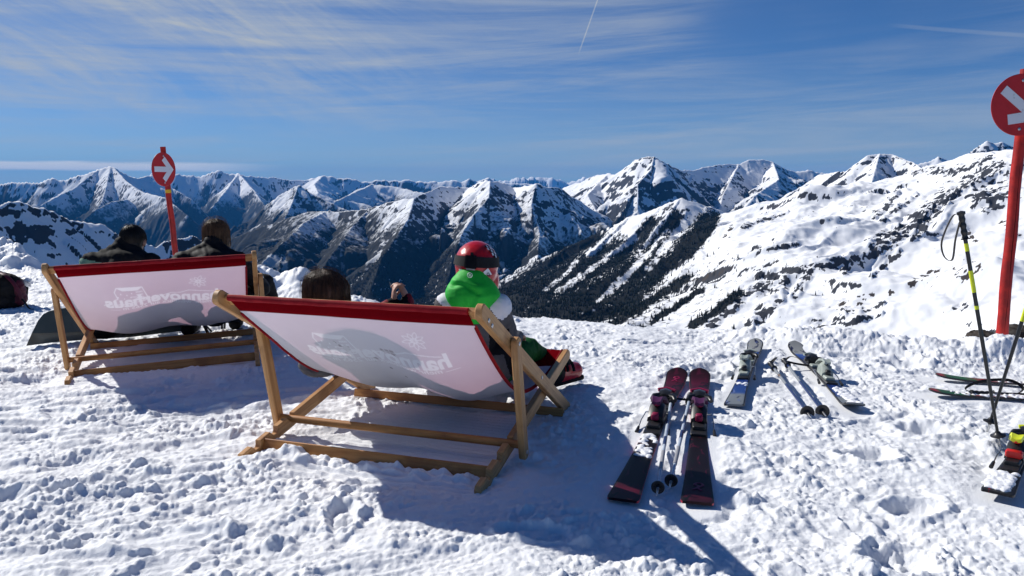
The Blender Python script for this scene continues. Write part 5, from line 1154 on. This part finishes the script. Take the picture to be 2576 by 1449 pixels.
r_, L_, k_, zc_, ys_ = ski('pink_l', 'pink and black ski beside the deck chair, snow stuck behind its binding', G1, .135, M_PINKSKI, M_REDEDGE, (M_BLKPL, M_PINKPL, M_BLKPL), .34, .49, 'pink', emblem=[(.925, .032, M_PINKPL)])
snow_patch(r_, [(-.032, .036, L_ * .24, L_ * .40, .012, 60, .014)], 4)
r_, L_, k_, zc_, ys_ = ski('pink_r', 'pink and black ski right of the white-shafted poles, bright pink graphic on its tail', G1, .135, M_PINKSKI, M_REDEDGE, (M_BLKPL, M_PINKPL, M_BLKPL), .34, .49, 'pink', emblem=[(.075, .032, M_PINKPL)])
r_, L_, k_, zc_, ys_ = ski('blue_l', 'blue ski with grey tip, left of its poles, tail end clear of snow', G2, .118, M_BLUESKI, M_BASE, (M_BLKPL, M_GREYPL, M_GREYPL), .34, .54, 'blue', roll=R(-4))
snow_patch(r_, [(-.03, .03, L_ * .25, L_ * .29, .012, 26, .010)], 6)
r_, L_, k_, zc_, ys_ = ski('blue_r', 'blue ski with grey tip, right of its poles, snow heaped on the lifted tail', G2, .118, M_BLUESKI, M_BASE, (M_BLKPL, M_GREYPL, M_GREYPL), .36, .56, 'blue', roll=R(3), tail_up=.03)
snow_patch(r_, [(-.01, .05, L_ * .05, L_ * .26, .013, 120, .015)], 7)
r_, L_, k_, zc_, ys_ = ski('red_b', 'green and red ski, the farther of the two entering from the right edge', G3, .105, M_REDSKI, M_BASE, (M_REDPL, M_REDPL, M_REDPL), .36, .56, 'red')
snow_patch(r_, [(-.03, .03, L_ * .68, L_ * .80, .012, 60, .010)], 8)
r_, L_, k_, zc_, ys_ = ski('red_f', 'snow-covered green and red ski, the nearer of the two entering from the right edge', G3, .105, M_REDSKI, M_BASE, (M_REDPL, M_REDPL, M_REDPL), .36, .56, 'red')
snow_patch(r_, [(-.036, .036, L_ * .66, L_ * .93, .012, 170, .010)], 9)
r_, L_, k_, zc_, ys_ = ski('yel', 'black ski with yellow and red binding, tail buried in snow in the lower right corner', 'black skis in the lower right corner', .120, M_BLKSKI, M_BASE, (M_BLKPL, M_YELPL, M_BLKPL), .50, .70, 'yel', pitch=R(-1.5), z_off=.030)
snow_patch(r_, [(-.046, .03, .03, L_ * .16, .012, 210, .013)], 10)

def pole(label, group, a, b, shaft, grip_col, bask_r, strap=None, rad=.0085, bands=(), tipmark=None):
    # a: top of the grip, b: point
    a, b = Vector(a), Vector(b); root = thing('ski_pole', label, 'ski pole', b, (0, 0, 0), group); A = a - b; d = A.normalized(); L = A.length
    mb = MB(); mb.tube([d * .06, d * (L * .5), d * (L - .11)], [rad * .72, rad, rad], 14); sh = mb.build('shaft', shaft, root, 60)
    mb = MB(); mb.tube([d * 0, d * .02, d * .065], [.002, .0045, .006], 10); mb.build('tip', M_STEEL, root, 60)
    mb = MB(); mb.lathe(d * .075, d, [(.009, -.012), (.010, .018), (bask_r * .5, .008), (bask_r, .002), (bask_r * .98, -.003), (bask_r * .45, .0), (.009, -.012)], 26); mb.build('basket', M_BLKPL, root, 40)
    mb = MB(); pr = []; n = 26
    for k in range(n + 1):
        s = k / n; r = .0125 + .0035 * math.sin(s * math.pi * 9) * (s < .8) * .5 + (.005 if s > .86 else 0) + (.006 if s < .07 else 0); pr.append((r if 0 < k < n else .002, s * .135))
    mb.lathe(d * (L - .13), d, pr, 16); g = mb.build('grip', grip_col, root, 50)
    for (f0, f1, m) in bands: mb = MB(); mb.tube([d * L * f0, d * L * (f0 + f1) / 2, d * L * f1], rad * 1.05, 14); mb.build('shaft_band', m, sh, 60)
    if strap:
        pts = crspline([d * (L - .015)] + [d * L + Vector(p) for p in strap] + [d * (L - .02)], 10); mb = MB(); mb.tube(pts, .0085, 8, flat=.16); mb.build('strap', M_STRAP, root, 60)
    return root
M_SHWHITE = solid('pale_blue_white_paint', (.50, .56, .64), .3, .5, col2=(.40, .46, .56), scale=30); M_SHNAVY = solid('navy_paint', (.015, .03, .11), .3, .5, coat=.4); M_SHGREY = solid('grey_paint', (.26, .28, .30), .3, .5); M_ORANGE = solid('orange_decal', (.55, .22, .04), .5)
M_SHBLK = solid('black_carbon', (.012, .013, .015), .32, .5)
gp = 'white and navy poles between the pink skis'
def lie(u, v, h): q = on_plane(u, v, h); return (q.x, q.y, q.z)
pole('white pole with navy bands left of its twin, between the pink and black skis', gp, lie(1690, 998, .055), lie(1652, 1246, .012), M_SHWHITE, M_BLKPL, .027, [(-.03, .03, .02), (.03, .07, .0), (.08, .02, -.02)], bands=((.42, .50, M_SHNAVY), (.64, .68, M_SHNAVY), (.2, .36, M_SILVER)))
pole('white pole with navy bands leaning on the right-hand pink and black ski', gp, lie(1737, 994, .06), lie(1684, 1228, .012), M_SHWHITE, M_BLKPL, .027, [(.04, .02, .02), (.09, .05, .0), (.08, -.03, -.02)], bands=((.45, .53, M_SHNAVY), (.66, .70, M_SHNAVY), (.2, .36, M_SILVER)))
gp = 'dark blue poles between the blue skis'
pole('dark blue pole with an orange mark, left one between the blue skis', gp, lie(1938, 914, .05), lie(2040, 1050, .010), M_SHNAVY, M_BLKPL, .037, [(.03, .0, .03), (.05, .04, .03), (.02, .05, .0)], bands=((.55, .86, M_SHGREY), (.70, .74, M_ORANGE)))
pole('dark blue pole right of the orange-marked one, its strap reaching to the blue ski', gp, lie(1972, 906, .06), lie(2078, 1047, .010), M_SHNAVY, M_BLKPL, .037, [(.06, .02, .02), (.16, .0, -.02), (.17, -.03, -.03), (.08, -.02, -.02)], bands=((.55, .84, M_SHGREY),))
gp = 'black and yellow poles planted in the snow'
pole('black and yellow pole planted upright with its strap hanging, left of the thick red pole', gp, P(2417, 533, 3.47), on_plane(2517, 1134, -.02), M_SHBLK, M_BLKPL, .032, [(-.035, 0, -.02), (-.075, 0, -.13), (-.06, 0, -.20), (-.022, 0, -.215), (-.014, 0, -.12)], rad=.0088, bands=((.67, .76, M_YELPL), (.84, .872, M_YELPL), (.60, .615, M_YELPL)))
pole('black and yellow pole planted at a slant, its grip beyond the right edge', gp, P(2668, 500, 3.55), on_plane(2480, 1096, -.02), M_SHBLK, M_BLKPL, .032, [(.035, 0, -.02), (.06, 0, -.13), (.04, 0, -.19)], rad=.0088, bands=((.50, .57, M_YELPL), (.67, .76, M_YELPL)))
pole('black pole lying between the red and green skis at the right edge', 'pole lying at the right edge', lie(2442, 988, .04), lie(2760, 1000, .02), M_SHBLK, M_BLKPL, .032, [(-.02, .02, .02), (.09, .06, .05), (.24, .05, .06), (.30, .01, .02), (.2, -.02, -.01)], rad=.0095, bands=((.78, .82, M_SILVER),))

# ------------------------------------------------------------------ snowboards, bags, rocks
M_BOARD = solid('grey_green_board', (.055, .070, .066), .35, .5, col2=(.075, .092, .086), scale=5, coat=.2)
M_BOARDG = solid('light_grey_board', (.18, .19, .21), .3, .5)
bo = P(235, 815, 5.75); 
root = thing('snowboard', 'dark grey-green snowboard propped on its edge behind the farther chair, end pointing left', 'snowboard', bo)
pt = [(66, 870), (80, 838), (96, 806), (108, 791), (122, 783), (150, 777), (200, 770), (330, 752), (480, 742), (480, 830), (330, 848), (200, 856), (130, 862), (84, 868)]
mb = MB(); nr = len(pt); front = []; back = []
def bd_at(u, v): 
    y = 5.62 + (u - 66) / 420. * .45 - .10 * max(0, (120 - u) / 60.) ** 2 * .6; return P(u, v, y + (868 - v) / 90. * .06) - bo
front = [bd_at(u, v) for u, v in pt]; off = Vector((.003, .012, .003))
mb.loft([[p for p in front], [p + off for p in front]]); mb.build('board', M_BOARD, root, 30)
mb = MB()
for q in range(3): mb.lathe(bd_at(188 + q * 6, 817) + Vector((0, -.003, 0)), (0, -1, 0), [(.008, 0), (.008, .004), (0, .005)], 10)
mb.build('bolt', M_BLKPL, root)
mb = MB()
bc = P(262, 815, 5.85)
root = thing('bag', 'black bag slumped on the snow behind the left rail of the farther chair', 'bag', bc)
part('bag_body', skinmesh([('e', (0, 0, .0), (.14, .10, .115)), ('e', (.16, .06, .02), (.14, .10, .12)), ('e', (-.10, 0, -.05), (.08, .08, .07))], .01, 6, .02, .07, 31), M_BLACKF, root)
mb = MB(); mb.tube(crspline([(-.12, -.07, .03), (-.05, -.12, .08), (.06, -.12, .10), (.16, -.06, .12)], 6), .012, 8, flat=.3); mb.build('strap', M_STRAP, root, 60)
bd_c = on_plane(545, 838, .02); root = thing('snowboard', 'pale grey snowboard lying flat on the snow under the farther chair', 'snowboard', bd_c, (R(3), 0, R(-80)))
mb = MB(); W_, L_ = .125, .50
o = [(W_ * math.cos(t), L_ - .12 + .13 * math.sin(t)) for t in [math.pi * k / 16 for k in range(17)]] + [(-W_ * math.cos(t), -.02 - .13 * math.sin(t)) for t in [math.pi * k / 16 for k in range(17)]]
mb.prism(o, Matrix.Translation((0, -.15, 0)), .012, .003); mb.build('board', M_BOARDG, root, 30)
mb = MB(); mb.tube([(-.06, .05, .006), (-.055, .06, .08), (0, .06, .11), (.055, .06, .08), (.06, .05, .006)], .009, 8, flat=.4); mb.tube([(-.06, -.05, .006), (0, -.10, .10), (.06, -.05, .006)], .012, 8, flat=.5); mb.build('binding', M_BLKPL, root, 60)
M_MAROON = solid('maroon_nylon', (.060, .006, .016), .6, .3, col2=(.09, .009, .022), scale=9, bump=.2, bscale=220)
bk = P(28, 730, 7.45); root = thing('backpack', 'black and maroon backpack standing on the snow at the left edge', 'backpack', bk)
part('pack_body', skinmesh([('e', (-.06, 0, .0), (.19, .13, .17)), ('e', (-.08, 0, -.08), (.22, .14, .11)), ('e', (-.14, .0, .09), (.12, .11, .10))], .012, 6, .022, .09, 33), [M_BLACKF, M_MAROON], root, lambda x, y, z: np.where((x > .085) & (z < .10), 1, 0))
mb = MB(); mb.tube(crspline([(-.06, -.05, .175), (.03, -.11, .16), (.11, -.12, .08), (.155, -.11, -.03), (.165, -.09, -.11)], 8), .022, 10, flat=.3); mb.build('shoulder_strap', M_MAROON, root, 60)
mb = MB(); mb.tube(crspline([(.155, -.10, -.06), (.20, -.12, -.10), (.25, -.14, -.155), (.30, -.15, -.165)], 8), .010, 8, flat=.25); mb.build('loose_strap', M_STRAP, root, 60)
gl = P(62, 714, 7.6); root = thing('glove', 'black and white ski glove lying on the snow behind the backpack', 'glove', gl)
part('glove_body', skinmesh([('e', (0, 0, 0), (.045, .04, .07), Matrix.Rotation(R(30), 3, 'Y')), ('c', (.02, 0, .03), (.055, 0, .005), .018, .015), ('c', (.015, -.02, .04), (.06, -.02, .02), .016, .013), ('c', (.0, .02, .05), (.05, .02, .035), .016, .013), ('c', (-.02, -.02, .0), (-.03, -.03, .06), .017, .014), ('c', (.02, .01, .0), (.05, .01, -.02), .015, .012), ('c', (-.01, 0, -.04), (-.03, 0, -.12), .04, .045)], .006, 4), [M_BLACKF, M_WHITEP], root, lambda x, y, z: np.where(x + .4 * z > .018, 1, 0))
M_ROCK = solid('brown_rock', (.035, .029, .026), .9, .1, col2=(.085, .075, .068), scale=14, bump=1.0, bscale=24)
for i, (u, v, y, sc, lab) in enumerate(((2470, 853, 6.6, (.15, .12, .07), 'low brown rock poking out left of the thick red pole'), (2556, 846, 6.9, (.18, .14, .10), 'low brown rock poking out right of the thick red pole'))):
    c = P(u, v, y); me = skinmesh([('e', (0, 0, 0), sc), ('e', (sc[0] * .5, .03, -.02), (sc[0] * .6, sc[1] * .8, sc[2] * .7)), ('c', (0, 0, -.1), (.05, .1, -.5), .15, .25)], .014, 1, .05, .10, 41 + i, .006); o = part('rock', me, M_ROCK, None); o.location = c; o['label'] = lab; o['category'] = 'rock'; o['group'] = 'rocks beyond the terrace rim'

# ------------------------------------------------------------------ air
hm, t, out = material('haze_air')
pv = t.new('ShaderNodeVolumePrincipled'); pv.inputs['Color'].default_value = (0.06, 0.38, 1.0, 1); pv.inputs['Density'].default_value = 1.8e-5; pv.inputs['Anisotropy'].default_value = 0.0
t.l.new(pv.outputs[0], out.inputs['Volume'])
bm = bmesh.new(); bmesh.ops.create_cube(bm, size=1.0)
bmesh.ops.scale(bm, vec=(76000, 46000, 3000), verts=bm.verts); bmesh.ops.translate(bm, vec=(0, 19000, -650), verts=bm.verts)
me = bpy.data.meshes.new('haze'); bm.to_mesh(me); bm.free(); me.materials.append(hm)
hz = bpy.data.objects.new('haze', me); C.objects.link(hz); hz['kind'] = 'stuff'
